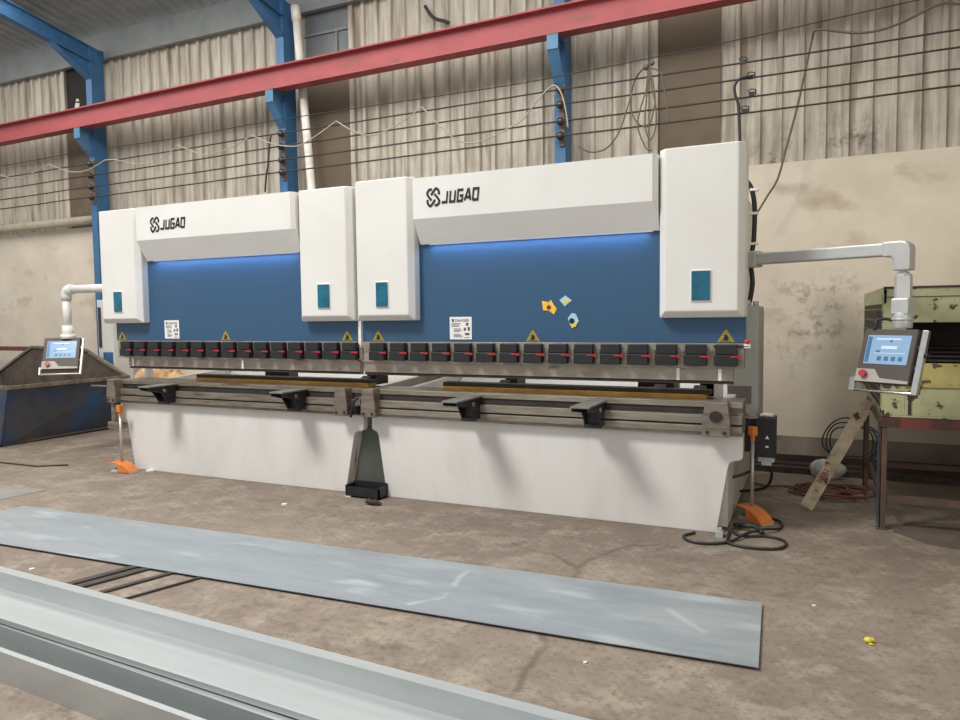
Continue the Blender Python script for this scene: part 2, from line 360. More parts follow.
struct(MB().box(-1.67, -1.62, WY, WY + .05, ZC, ZT).build('trim_6', 'clad'))
w1 = struct(MB().box(-6.5, -5.71, WY + .05, WY + .06, 5.12, ZT).build('window_1', 'wing'))
wf = MB(); wf.box(-6.5, -5.71, WY + .02, WY + .05, 5.12, 5.16).box(-6.5, -5.71, WY + .02, WY + .05, 5.45, 5.48).box(-5.98, -5.95, WY + .02, WY + .05, 5.16, 5.45)
wf.build('window_frame', 'eave', w1)
w2 = struct(MB().box(-11.5, -10.98, WY + .05, WY + .06, 4.75, ZT).build('window_2', 'hole'))
wf = MB(); wf.box(-11.5, -10.98, WY + .02, WY + .05, 4.75, 4.79)
wf.build('window_frame', 'brownd', w2)
wf = MB(); wf.prism([(-11.3, 5.12), (-11.2, 5.1), (-11.18, 5.18), (-11.27, 5.2)], 'y', WY + .03, WY + .045)
wf.prism([(-11.17, 5.04), (-11.1, 5.0), (-11.08, 5.07), (-11.14, 5.1)], 'y', WY + .03, WY + .045).prism([(-11.27, 5.22), (-11.19, 5.21), (-11.2, 5.25), (-11.25, 5.26)], 'y', WY + .03, WY + .045)
look(wf.build('broken_pane', 'scrapw', w2), 'white shards of the broken pane')

# roof: sheets rise from the eave towards the hall's middle, ribs run up the slope
SL = .172
def roof_z(y): return 6.24 + (WY - y) * SL
mb = MB(); prof = []; x = -18.
while x < 4.5:
    prof += [(x, 0), (x + .13, 0), (x + .15, .03), (x + .19, .03)]; x += .21
n = len(prof); ya, yb = WY + .3, 1.5
mb.add([(a, ya, roof_z(ya) - b) for a, b in prof] + [(a, yb, roof_z(yb) - b) for a, b in prof], [(i, i + 1, n + i + 1, n + i) for i in range(n - 1)])
struct(mb.build('ceiling', 'roof', solid=.002))
mb = MB(); mb.box(-18, 4.5, 8.21, 8.29, 5.74, 6.14); struct(mb.build('trim_7', 'eave'))
for i, y in enumerate((6.05, 4.5, 3.0)):
    z = roof_z(y); mb = MB(); mb.box(-18, 4.5, y - .035, y + .035, z - .42, z - .035); struct(mb.build('trim_%d' % (8 + i), 'clad'))

def beam_z(x): return 4.53 + (x + 13) * .0110      # underside of the crane beam
# three blue portal frames
def column(x, label, ins_z, haunch=True):
    t = thing('steel_column', (x, 8.1, 0), label, 'column', 'blue steel columns along the back wall')
    h = MB(); w = .13; yb = 8.2
    h.box(x - w / 2, x + w / 2, 7.97, 7.985, 0, 5.85).box(x - w / 2, x + w / 2, yb - .015, yb, 0, 5.85).box(x - .006, x + .006, 7.985, yb - .015, 0, 5.85)
    h.box(x + .02, x + w / 2 - .004, 7.985, yb - .015, 0, 5.85)
    h.build('post', 'cblue', t)
    r = MB()
    for dz0, dz1, ww in ((-.665, -.65, w), (-.44, -.425, w), (-.65, -.44, .02)):
        r.prism([(yb, roof_z(yb) + dz0), (1.8, roof_z(1.8) + dz0), (1.8, roof_z(1.8) + dz1), (yb, roof_z(yb) + dz1)], 'x', x - ww / 2, x + ww / 2)
    r.build('rafter', 'cblue', t)
    g = MB()
    g.prism([(7.97, 5.36), (7.97, 5.7), (7.35, roof_z(7.35) - .66)], 'x', x - .012, x + .012)
    g.prism([(7.985, 5.35), (7.985, 5.37), (7.35, roof_z(7.35) - .65), (7.35, roof_z(7.35) - .67)], 'x', x - w / 2, x + w / 2)
    g.build('haunch', 'cblue', t)
    b = MB(); zt = beam_z(x) - .002
    b.prism([(7.97, 4.16), (7.97, zt - .012), (7.74, zt - .012), (7.74, zt - .15)], 'x', x - .012, x + .012)
    b.box(x - w / 2, x + w / 2, 7.725, 7.97, zt - .014, zt)
    b.prism([(7.97, 4.145), (7.97, 4.165), (7.735, zt - .14), (7.735, zt - .16)], 'x', x - w / 2, x + w / 2)
    b.box(x - w / 2, x + w / 2, 7.725, 7.74, zt - .16, zt - .012)
    look(b.build('crane_bracket', 'cblue2', t), 'lighter blue tapered bracket under the red beam')
    bd = MB(); bd.box(x + .0, x + .06, 7.945, 7.97, ins_z[-1] - .1, ins_z[0] + .06); bd.build('insulator_board', 'brownd', t)
    for z in ins_z:
        k = MB(); k.tube([(x + .03, 7.945, z), (x + .03, 7.925, z)], .02, 8).ball((x + .03, 7.9, z), .045, 12, 8, (1, .9, 1)).tube([(x + .03, 7.893, z), (x + .03, 7.903, z)], .05, 12)
        look(k.build('insulator', 'insul', t), 'dark glossy round insulator')
    return t
WZ = [(4.01, 4.08, 4.08), (3.82, 3.915, 3.925), (3.645, 3.73, 3.735), (3.49, 3.565, 3.587)]   # left, middle, right heights of the four conductors
def wz(k, x):
    pts = ((-12.7, WZ[k][0]), (-3.6, WZ[k][1]), (1.2, WZ[k][2]))
    if x < -3.6: a, b = pts[0], pts[1]
    else: a, b = pts[1], pts[2]
    return a[1] + (b[1] - a[1]) * (x - a[0]) / (b[0] - a[0])
for x, lab in ((-10.46, 'blue steel column and rafter standing behind the far end of the press brakes'),
               (-6.64, 'blue steel column beside the white downpipe'),
               (-2.66, 'blue steel column rising behind the press brake with the larger lettering')):
    column(x, lab, [wz(k, x) for k in range(4)])

# red crane beam on the brackets
mb = MB(); xa, xb = -18, 3.5; za, zb = beam_z(xa), beam_z(xb)
for y0, y1, d0, d1 in ((7.72, 7.90, 0, .018), (7.72, 7.90, .282, .30), (7.803, 7.817, .018, .282)):
    mb.loft([(xa, y0, za + d0), (xa, y1, za + d0), (xa, y1, za + d1), (xa, y0, za + d1)], [(xb, y0, zb + d0), (xb, y1, zb + d0), (xb, y1, zb + d1), (xb, y0, zb + d1)])
tag(mb.build('crane_beam', 'beam'), 'long red steel I-beam running across the blue column brackets', 'beam')

# overhead conductors, 4 thick + 1 thin messenger
names = ('topmost thick black conductor wire strung below the thin messenger wire', 'second thick black conductor wire from the top along the wall',
         'third thick black conductor wire from the top along the wall', 'lowest thick black conductor wire along the wall')
for k in range(4):
    pts = [(x, 7.885, wz(k, x) - (.0 if abs(x % 3.93 - 1.0) < .5 else .008)) for x in [-17 + i * .75 for i in range(29)]]
    tag(MB().tube(pts, .0095, 6).build('conductor_wire', 'wire'), names[k], 'wire', 'overhead wires along the back wall')
mz = [(-17, 4.19), (-12.7, 4.195), (-10.5, 4.22), (-8.6, 4.2), (-6.6, 4.23), (-3.62, 4.207), (-2.6, 4.22), (-.91, 4.29), (.88, 4.397), (3.5, 4.56)]
tag(MB().tube(smooth_pts([(a, 7.86, b) for a, b in mz], 4), .006, 6).build('messenger_wire', 'wire'), 'thin messenger wire above the four thick conductor wires', 'wire', 'overhead wires along the back wall')

# festoon cable hung from the messenger
PL = 7.84
def run(pix, y=PL): return [at(px, py, 1, y) for px, py in pix]
c1 = [(-6, 172), (0, 175), (12, 178), (25, 177), (38, 170), (48, 164), (58, 168), (72, 172), (88, 170), (105, 160), (117, 160), (130, 163), (142, 164), (160, 160), (178, 145), (192, 151), (205, 155), (225, 150), (240, 143), (251, 135), (270, 143), (285, 146), (300, 145), (320, 133), (336, 121),
      (355, 132), (373, 135), (395, 126), (422, 107), (440, 126), (455, 139), (470, 143), (485, 140), (505, 130), (522, 120), (537, 101), (549, 88), (556, 86), (562, 95), (566, 112), (568, 128)]
cusps = [(48, 164), (105, 160), (178, 145), (251, 135), (336, 121), (422, 107)]
pts = []; seg = []
for p in c1:
    seg.append(p)
    if p in cusps: pts += smooth_pts(run(seg), 5); seg = [p]
pts += smooth_pts(run(seg), 5)
t = tag(MB().tube([p for i, p in enumerate(pts) if i == 0 or (p - pts[i - 1]).length > 1e-4], .0085, 6).build('festoon_cable', 'cable'), 'pale grey cable looped in swags from the messenger wire', 'cable')
loops = [[(578, 146), (590, 152), (605, 149), (618, 134), (628, 106), (635, 80), (644, 68)],
         [(644, 68), (634, 82), (631, 105), (634, 118), (642, 126), (650, 124), (655, 100), (652, 78), (648, 68)],
         [(648, 68), (646, 90), (640, 110), (638, 128), (646, 148), (652, 150)],
         [(650, 68), (647, 92), (645, 125), (650, 140), (655, 130), (656, 110), (652, 88), (649, 68)],
         [(650, 68), (660, 72), (664, 88), (667, 105), (669, 122)]]
mb = MB()
for l in loops: mb.tube(smooth_pts(run(l), 6), .008, 6)
mb.ball(at(646, 67, 1, PL), .035, 10, 6).ball(at(652, 63, 1, PL), .028, 8, 6)
tag(mb.build('cable_coil', 'cableb'), 'bundle of looped olive cable hung beside the tall brown wall sheet', 'cable')
c3 = [(966, 3), (955, 4), (945, 3), (930, 8), (905, 21), (880, 30), (857, 33), (835, 31), (816, 30), (812, 40), (805, 72), (797, 108), (787, 145), (778, 178), (768, 195), (757, 213)]
tag(MB().tube(smooth_pts([at(px, py, 1, PL if i < 9 else 8.0) for i, (px, py) in enumerate(c3)], 5), .012, 6).build('drop_cable', 'cableb'), 'olive cable dropping across the wall to behind the right-hand white cover', 'cable')
# clamps and black feed at the right of the conductors
for (px, py), w, in zip(((743, 61), (751, 76), (752, 93), (745, 110)), ('topmost', 'second from top', 'third from top', 'lowest')):
    p = at(px, py, 1, 7.885); mb = MB()
    mb.box(p.x - .03, p.x + .025, 7.87, 7.9, p.z - .03, p.z + .01).tube([p + Vector((-.02, 0, .0)), p + Vector((-.04, 0, .03)), p + Vector((0, 0, .04)), p + Vector((.035, 0, .03)), p + Vector((.035, 0, -.02))], .007, 6)
    tag(mb.build('wire_clamp', 'blackm'), 'small black clamp on the conductor wires above the right-hand cover, ' + w + ' of four', 'clamp', 'wire clamps on the conductors')
fp = [(752, 76), (741, 78), (735, 85), (735, 94), (738, 104), (739, 118), (740, 142), (741, 160)]
tag(MB().tube(smooth_pts(run(fp, 7.86), 5), .014, 6).build('feed_cable', 'blackc'), 'short black feed cable dropping from the clamps behind the right-hand cover', 'cable')
fp = [(271, 135), (269, 150), (268, 165), (266, 178), (265, 192)]
tag(MB().tube(smooth_pts(run(fp, 7.86), 5), .012, 6).build('feed_cable', 'blackc'), 'short black feed cable dropping beside the column with the white downpipe', 'cable')
fp = [(425, 6), (430, 14), (436, 19), (444, 21), (449, 23)]
tag(MB().tube(smooth_pts(run(fp, 8.25), 5), .022, 6).build('cable_stub', 'blackc'), 'short black cable stub sticking out of the cladding above the red beam', 'cable')

# white downpipe
a, b = at(296, 14, 1, 8.03), at(312, 192, 1, 8.03); d = b - a
mb = MB().tube([a, a + d * 3.2], .055, 14)
t = tag(mb.build('downpipe', 'pvc'), 'leaning white plastic downpipe passing behind the red beam', 'pipe')
MB().tube([a - d.normalized() * .1, a + d.normalized() * .1], .065, 14).build('pipe_socket', 'pvc', t)
# horizontal pipe on the ledge at left
mb = MB().tube([(-18, 8.17, 3.19), (-10.62, 8.17, 3.205)], .075, 14)
tag(mb.build('wall_pipe', 'pipeg'), 'beige horizontal pipe along the top of the plastered wall', 'pipe')

# ------------------------------------------------------------------ press brakes
def press_brake(cx, label, right):
    t = thing('press_brake', (cx, 6.0, 0), label, 'press brake', 'press brakes in tandem')
    X = lambda d: cx + d
    # bed apron with tapered feet
    o = [(-1.525, .72), (-1.525, .55), (-1.515, .53), (-1.49, .52), (-1.455, .505), (-1.445, .47), (-1.36, 0), (1.345, 0), (1.42, .48), (1.43, .505), (1.455, .52), (1.49, .525), (1.508, .535), (1.515, .55), (1.515, .72)]
    if right: o[1:7] = [(-1.525, .60), (-1.52, .58), (-1.50, .572), (-1.475, .56), (-1.46, .53), (-1.385, 0)]
    else: o[7:] = [(1.296, 0), (1.395, .51), (1.405, .535), (1.43, .55), (1.475, .555), (1.495, .57), (1.50, .60), (1.50, .72)]
    MB().prism([(X(a), z) for a, z in o], 'y', 5.24, 5.31).build('bed_apron', 'white_dirty', t, bevel=.004)
    # table beam
    tb = MB(); a, b = X(-1.535), X(1.515)
    tb.box(a, b, 5.20, 5.50, .895, .935)              # top ledge
    tb.box(a, b, 5.17, 5.22, .785, .845).box(a, b, 5.165, 5.22, .725, .772).box(a, b, 5.19, 5.24, .70, .722)
    tb.build('table', 'steel_light' if right else 'steel', t, bevel=.003)
    tb = MB(); tb.box(a, b, 5.225, 5.45, .715, .897); tb.build('table_core', 'steel', t)
    tb = MB(); tb.box(a + .1, b - .1, 5.212, 5.226, .85, .892).box(a, b, 5.205, 5.226, .772, .786); tb.build('rail_slot', 'dark', t)
    # end blocks
    for (e0, e1, hole) in ((-1.545, -1.40, False), (1.26, 1.445, True)):
        if not right: e0, e1 = (-1.575, -1.445) if e0 < 0 else (1.285, 1.425)
        eb = MB()
        eb.prism([(X(e0), .705), (X(e1), .705), (X(e1), .80), (X(e1) - .018, .945), (X(e0) + .018, .945), (X(e0), .80)], 'y', 5.10, 5.215)
        blk = eb.build('end_block', 'steel', t, bevel=.006)
        h = MB(); m = X((e0 + e1) / 2)
        if hole and right: h.prism([(m + .045 * math.cos(i * PI / 4), .845 + .04 * math.sin(i * PI / 4)) for i in range(8)], 'y', 5.09, 5.105)
        if hole and right: look(h.build('eye_hole', 'dark', blk), 'dark hole')
        for q in (-.3, .3): MB().tube([(m + q * (e1 - e0), 5.09, .735), (m + q * (e1 - e0), 5.105, .735)], .012, 8).build('bolt', 'dark', blk)
    # lower die
    g0, g1 = (-.87, 1.255) if right else (-.56, 1.49)
    MB().box(X(g0), X(g1), 5.33, 5.47, .935, .968).build('lower_die', 'gold', t, bevel=.003)
    MB().box(X(g0) - .01, X(g1) + .03, 5.35, 5.46, .968, 1.0).build('die_cap', 'dark', t, bevel=.003)
    # ram
    MB().box(X(-1.545 if right else -1.47), X(1.53), 5.17, 5.25, 1.345, 2.5).build('ram', 'blue', t, bevel=.003)
    MB().box(X(-1.545 if right else -1.405), X(1.525), 5.13, 5.24, 1.172, 1.345).build('ram_foot', 'punch', t, bevel=.002)
    # upper punch bar
    p0 = -1.53 if right else -1.274; p1 = 1.457 if right else 1.54
    MB().prism([(5.145, 1.172), (5.145, 1.088), (5.17, 1.076), (5.20, 1.076), (5.21, 1.172)], 'x', X(p0), X(p1)).build('punch', 'punch', t)
    s = MB()
    for xx in ((p0 + .05, p0 + 1.5) if not right else (1.08, 1.36)): s.box(X(xx), X(xx) + .022, 5.14, 5.15, 1.088, 1.17)
    look(s.build('punch_joint', 'paper', t), 'pale joints in the punch bar')
    MB().box(X(p0), X(p1), 5.15, 5.20, 1.064, 1.077).build('punch_edge', 'dark', t)
    # clamps, 15 copies
    c0 = -1.429 if right else -1.31; pitch = .1979 if right else .1937
    def clamp_meshes(x):
        cb = MB(); cb.box(x + .004, x + .142, 5.075, 5.13, 1.272, 1.338).box(x, x + .145, 5.068, 5.13, 1.192, 1.268).box(x + .006, x + .138, 5.085, 5.13, 1.262, 1.275)
        lv = MB(); lv.box(x + .105, x + .172, 5.060, 5.070, 1.253, 1.261).box(x + .15, x + .168, 5.06, 5.07, 1.248, 1.266)
        pl = MB(); pl.box(x + .155, x + .184, 5.118, 5.1285, 1.20, 1.30)
        return cb, lv, pl
    cb, lv, pl = clamp_meshes(X(c0))
    first = cb.build('punch_clamp', 'black', t, bevel=.004); l0 = lv.build('clamp_lever', 'red', first); q0 = pl.build('clamp_wedge', 'steel_light', first)
    look(l0, 'thin red lever'); look(q0, 'pale steel wedge')
    for i in range(1, 15):
        c = first.copy(); COL.objects.link(c); c.parent = t; c.location = (i * pitch, 0, 0)
        l = l0.copy(); COL.objects.link(l); l.parent = c
        q = q0.copy(); COL.objects.link(q); q.parent = c
    # support arms
    arms = ((-.575, -.45), (.43, .56)) if right else ((-.80, -.665), (.80, .935))
    tip = 4.76 if right else 4.86
    for a0, a1 in arms:
        ar = MB(); x0, x1 = X(a0), X(a1)
        ar.prism([(tip, .905), (tip, .88), (5.0, .845), (5.08, .735), (5.2, .735), (5.2, .905)], 'x', x1 - .014, x1 - .001)
        ar.prism([(tip, .905), (tip, .88), (5.0, .845), (5.08, .735), (5.2, .735), (5.2, .905)], 'x', x0 + .001, x0 + .014)
        ar.box(x0, x1, 5.1, 5.19, .735, .905)
        ar.box(x0, x1, 5.07, 5.1, .725, .752)
        body = ar.build('support_arm', 'blackm', t, bevel=.004)
        look(MB().box(x0 - .004, x1 + .004, tip - .01, 5.205, .905, .918).build('arm_plate', 'armplate', body, bevel=.002), 'grey flat top plate')
        k = MB(); k.tube([(x1 - .002, 5.03, .865), (x1 + .012, 5.03, .865)], .018, 10); look(k.build('arm_bolt', 'steel_light', body), 'pale bolt head')
    # side frames (C-shaped plates) behind
    fr = [(5.34, .02), (7.3, .02), (7.3, 2.55), (5.34, 2.55), (5.34, 1.35), (6.5, 1.3), (6.6, 1.15), (6.5, .95), (5.5, .9), (5.34, .85)]
    for s in (-1, 1):
        x = X(1.38 * s); MB().prism(fr, 'x', x - .03, x + .03).build('side_frame', 'pale', t)
    MB().prism([(6.25, .56), (6.95, 1.2), (6.95, 1.22), (6.25, .58)], 'x', X(-1.33), X(1.33)).build('rear_bounce_sheet', 'white', t)  # added white sheet, sloped upward to catch roof light and brighten the gap
    # rear: back gauge beam and posts
    gb = MB(); gb.box(X(-1.2), X(1.2), 6.0, 6.1, .52, .62)
    for d in (-.1,) if not right else (.78,): gb.box(X(d) - .16, X(d) + .16, 6.0, 6.15, .6, 1.1)
    gb.build('back_gauge', 'blackm', t)
    for d in ((-.32, .95, 1.24) if right else (1.42,)):
        gf = MB(); gf.box(X(d) - .05, X(d) + .05, 5.5, 5.7, .94, 1.04).prism([(5.48, .97), (5.5, 1.02), (5.42, .985)], 'x', X(d) - .09, X(d) + .0)
        gf.build('gauge_finger', 'dark', t)
    # white covers
    def cover(x0, x1, lit):
        ch = .045; yb = 5.3; zt, zb = (2.672 if right else 2.648), 1.522
        f = [(x0 + ch, 5.05, zb + ch), (x1 - ch, 5.05, zb + ch), (x1 - ch, 5.05, zt), (x0 + ch, 5.05, zt)]
        m_ = [(x0, 5.10, zb), (x1, 5.10, zb), (x1, 5.10, zt), (x0, 5.10, zt)]
        bk = [(x0, yb, zb), (x1, yb, zb), (x1, yb, zt), (x0, yb, zt)]
        mb = MB(); mb.loft(f, m_); mb.f.pop(1); mb.sm.pop(1); mb.f.pop(0); mb.sm.pop(0)
        mb.f.append([3, 2, 1, 0]); mb.sm.append(False)
        o0 = len(mb.v); mb.v += [Vector(p) for p in bk]
        for i in range(4): mb.f.append([4 + i, 4 + (i + 1) % 4, o0 + (i + 1) % 4, o0 + i]); mb.sm.append(False)
        mb.f.append([o0, o0 + 1, o0 + 2, o0 + 3]); mb.sm.append(False)
        c = mb.build('cylinder_cover', 'white', t, bevel=.008, angle=20)
        d0, d1 = lit
        fr_ = MB(); fr_.box(d0 - .010, d1 + .010, 5.044, 5.052, 1.628, 1.846); look(fr_.build('display_frame', 'paper', c, bevel=.004), 'white frame')
        look(MB().box(d0, d1, 5.036, 5.044, 1.638, 1.836).build('display_window', 'glass', c), 'teal glass window')
    cover(X(-1.55), X(-.985), (X(-1.325), X(-1.215)))
    cover(X(.97), X(1.532), (X(1.195), X(1.315)))
    # top fascia
    x0, x1 = X(-.955), X(.962); ch = .03
    pro = [(5.03, 2.645), (5.03, 2.325), (5.14, 2.135), (5.165, 2.135), (5.165, 2.645)]
    fa = MB(); A = [(x0, y, z) for y, z in pro]
    B = [(x1 - ch, y, z) for y, z in pro]
    fa.loft(A, B)
    fa.loft([(x1 - ch, y, z) for y, z in pro], [(x1, max(y, 5.06), z - (.0 if z > 2.6 else -.0)) for y, z in pro])
    fas = fa.build('fascia', 'white', t)
    led = MB()
    led.box(x0 + .08, x1 - .05, 5.146, 5.158, 2.128, 2.136)
    look(led.build('led_strip', 'led', fas), 'bluish white glowing strip')
    # emblem and lettering
    e = MB(); s_ = .073
    ex = X(-.77) if right else X(-.70); ez = 2.485
    if not right: ex = cx - .70; ez = 2.466
    def TE(u, v, d): return (ex + u * s_ * .78, 5.0285 - d, ez + v * s_ * .86)
    for p in ([(-.2, .95), (-.6, .92), (-.9, .58), (-.85, .25), (-.28, -.4)], [(-.32, .25), (.32, .97), (.65, .95), (.9, .6), (.85, .28)],
              [(.2, .36), (.85, -.35), (.9, -.72), (.6, -1.), (.22, -1.)], [(.28, -.34), (-.35, -1.03), (-.65, -1.), (-.9, -.65), (-.85, -.28)]):
        q = [Vector((a, b_, 0)) for a, b_ in p]
        stroke(e, [(v.x, v.y) for v in smooth_pts(q, 4)], .30, TE)
    look(e.build('emblem', 'ink', fas), 'black emblem of four interlocked hooks')
    e = MB()
    lx = ex + .075; lz = 2.438 if right else 2.420; hh = .083
    def TL(u, v, d): return (lx + (u + .16 * v) * hh * .68, 5.0285 - d, lz + v * hh)
    adv = 1.16
    glyphs = [([(.75, 1), (.75, .0), (.0, .0)],), ([(.08, 1.0), (.08, .0), (.8, .0), (.8, 1.)],), ([(.85, 1.), (.08, 1.), (.08, 0.), (.8, 0.), (.8, .48), (.38, .48)],),
              ([(.0, 0.), (.42, 1.0), (.55, 1.), (.9, 0.)], [(.2, .28), (.8, .28)]), ([(.08, 0.), (.08, 1.), (.82, 1.), (.82, 0.), (.08, 0.)],)]
    for i, g in enumerate(glyphs):
        for st in g: stroke(e, [(i * adv + u, v) for u, v in st], .24, lambda u, v, d: TL(u, v, d) , .003)
    look(e.build('lettering', 'ink', fas), 'black lettering JUGAO')
    # labels and stickers on the ram
    dx = X(-.712) if right else cx - .778
    lb = look(MB().box(dx, dx + .195, 5.166, 5.17, 1.366, 1.546).build('danger_label', 'paper', t), 'white printed label headed DANGER')
    cu = bpy.data.curves.new('danger_text', 'FONT'); cu.body = 'DANGER'; cu.size = .031; cu.extrude = .0004
    fo = bpy.data.objects.new('danger_text_curve', cu); COL.objects.link(fo)
    bpy.context.view_layer.update()
    me = bpy.data.meshes.new_from_object(fo.evaluated_get(bpy.context.evaluated_depsgraph_get()))
    bpy.data.objects.remove(fo)
    R = Matrix.Translation(Vector((dx + .048, 5.1645, 1.507)) - ORG[lb.name]) @ Matrix.Rotation(PI / 2, 4, 'X')
    me.transform(R); me.materials.append(M['inkr'])
    tx = bpy.data.objects.new('label_text', me); COL.objects.link(tx); tx.parent = lb
    ln = MB()
    for r_ in range(11):
        z = 1.49 - r_ * .0105
        if r_ in (3, 7): continue
        ln.box(dx + .015 + (.02 if r_ > 3 else 0), dx + .105 + random.uniform(-.02, .01), 5.1645, 5.1662, z, z + .005)
    for (u, z, w, h) in ((.145, 1.475, .022, .024), (.125, 1.435, .02, .025), (.16, 1.435, .02, .03), (.135, 1.4, .04, .018), (.13, 1.378, .045, .005), (.02, 1.505, .02, .025)):
        ln.box(dx + u, dx + u + w, 5.1645, 5.1662, z, z + h)
    ln.build('label_print', 'inkg', lb)
    tris = (.001, 1.406) if right else (-1.384, .016)
    extra = ((-1.393,),) if right else ((1.401,),)
    for i, d in enumerate(list(tris) + [extra[0][0]]):
        x = X(d); z = 1.352
        tr = MB(); tr.prism([(x - .058, z), (x + .058, z), (x + .006, z + .086), (x - .006, z + .086)], 'y', 5.165, 5.17)
        tr_ = look(tr.build('warning_triangle', 'yellow', t), 'yellow warning triangle')
        sy = MB(); sy.prism([(x - .022, z + .015), (x + .012, z + .012), (x + .02, z + .03), (x + .005, z + .052), (x - .012, z + .05), (x - .01, z + .035)], 'y', 5.1638, 5.1652)
        sy.box(x - .035, x + .035, 5.1638, 5.1652, z + .006, z + .010)
        look(sy.build('triangle_symbol', 'ink', tr_), 'black hand symbol')
    return t

PBL = press_brake(-5.06, 'white and blue press brake at the far end, beside the blue skip', False)
PBR = press_brake(-1.95, 'white and blue press brake nearest the camera, three torn stickers on its ram', True)

# torn stickers on the right machine's ram
def poly_px(pix, y): return [(p.x, p.z) for p in (at(a, b, 1, y) for a, b in pix)]
s1 = look(MB().prism(poly_px([(542, 301), (549, 302), (551, 300), (554, 305), (557, 309), (554, 314.5), (549, 310.5), (543.5, 310.5)], 5.17), 'y', 5.165, 5.17).build('torn_sticker', 'yellowb', PBR), 'yellow torn sticker')
c = at(549, 307.5, 1, 5.17); MB().prism([(c.x + .018 * math.cos(i * PI / 4), c.z + .018 * math.sin(i * PI / 4)) for i in range(8)], 'y', 5.163, 5.1655).build('sticker_mark', 'inkr', s1)
s2 = look(MB().prism(poly_px([(559.5, 300), (565.5, 295.5), (572, 300.5), (565, 306.5)], 5.17), 'y', 5.165, 5.17).build('torn_sticker', 'paperb', PBR), 'pale blue diamond sticker')
c = at(566, 302, 1, 5.17); MB().prism([(c.x - .02, c.z), (c.x, c.z - .018), (c.x + .03, c.z + .008), (c.x + .01, c.z + .02)], 'y', 5.163, 5.1655).build('sticker_mark', 'yellowb', s2)
s3 = look(MB().prism(poly_px([(568, 318), (572, 313), (576, 314), (579, 321), (576, 326.5), (572, 328), (569.5, 323)], 5.17), 'y', 5.165, 5.17).build('torn_sticker', 'paperb', PBR), 'pale sticker with black eye spot')
c = at(572, 321, 1, 5.17); MB().prism([(c.x + .022 * math.cos(i * PI / 4), c.z + .022 * math.sin(i * PI / 4)) for i in range(8)], 'y', 5.163, 5.1655).build('sticker_mark', 'ink', s3)
look(MB().prism(poly_px([(571, 324.5), (578, 322.5), (576, 326.5), (572, 328)], 5.17), 'y', 5.1625, 5.1655).build('sticker_edge', 'yellowb', s3), 'yellow lower edge')

# control pendants
def control_panel(parent, top, th, w=.34, h=.345, tilt=math.radians(20), hm='chrome', hw=.038):
    n = Vector((math.sin(th), -math.cos(th), 0)); u = Vector((math.cos(th), math.sin(th), 0)); up = Vector((0, 0, 1))
    nn = (n * math.cos(tilt) + up * math.sin(tilt)).normalized(); vv = (up * math.cos(tilt) - n * math.sin(tilt)).normalized()
    R = Matrix((u, vv, nn)).transposed().to_4x4(); T = Matrix.Translation(Vector(top)) @ R     # local: u right, v up (0 at the top edge), n out
    b = MB().box(-w / 2, w / 2, -h, 0, -.06, 0).xf(T).build('control_panel', 'bezel', parent, bevel=.006)
    s0, s1, v0, v1 = -w * .40, w * .41, -h * .66, -h * .12
    sc = look(MB().box(s0, s1, v0, v1, -.001, .003).xf(T).build('screen', 'screen', b), 'lit pale blue touch screen')
    g = MB()
    for i in range(4): g.box(s0 + .085 + i * .045, s0 + .112 + i * .045, v0 + .022, v0 + .05, .003, .0042)
    g.box(s0 + .005, s0 + .03, v0 + .01, v1 - .01, .003, .0042).box(s0 + .07, s0 + .095, v0 + .075, v0 + .09, .003, .0042).box(s0 + .15, s0 + .165, v1 - .045, v1 - .03, .003, .0042)
    g.xf(T)
    g = MB.build(g, 'screen_icons', 'scr_dark', b)
    g2 = MB(); g2.box(s0 + .06, s1 - .02, v0 + .07, v0 + .074, .003, .004).box(s0 + .1, s0 + .2, v0 + .1, v0 + .12, .003, .004).box(s0 + .06, s0 + .22, v1 - .03, v1 - .02, .003, .004)
    g2.xf(T).build('screen_tiles', 'scr_light', b)
    pl = MB(); pl.prism([(-w / 2, -h * .76), (-w * .15, -h * .76), (-w * .03, -h * .92), (w / 2, -h * .95), (w / 2, -h), (-w / 2, -h)], 'z', .0, .004); pl.xf(T)
    look(pl.build('button_plate', 'btn', b), 'pale curved strip under the screen')
    e = MB().tube([(-w * .33, -h * .86, 0), (-w * .33, -h * .86, .02)], .016, 14).tube([(-w * .33, -h * .86, .02), (-w * .33, -h * .86, .032)], .024, 16).xf(T)
    look(e.build('emergency_button', 'redd', b), 'red mushroom stop button')
    hd = MB(); hd.box(w / 2 + .012, w / 2 + .012 + hw, -h - .06, .0, -.05, -.02).box(w / 2 - .0, w / 2 + .02, -.12, -.1, -.045, -.025).box(w / 2 - .0, w / 2 + .02, -h + .1, -h + .12, -.045, -.025)
    hd.box(-w / 2 - .012 - hw, -w / 2 - .012, -h - .06, -h + .03, -.05, -.02).tube([(-w / 2 - .03, -h - .05, -.035), (w / 2 + .03, -h - .05, -.035)], .011, 10)
    hd.box(-w / 2 - .02, -w / 2, -h + .005, -h + .025, -.045, -.025)
    look(hd.xf(T).build('handle', hm, b, bevel=.004), 'bright metal side bars and grip rod')
    kn = MB().tube([(w / 2 + .05, -h * .45, -.03), (w / 2 + .075, -h * .45, -.03)], .014, 10).xf(T)
    look(kn.build('key_knob', 'black', b), 'black knob')
    return b
def sq_tube(pts, w, name, m, parent, bev=.018):
    mb = MB()
    for a, b in zip(pts[:-1], pts[1:]): mb.bar(a, b, w, w)
    return mb.build(name, m, parent, bevel=bev, seg=3)
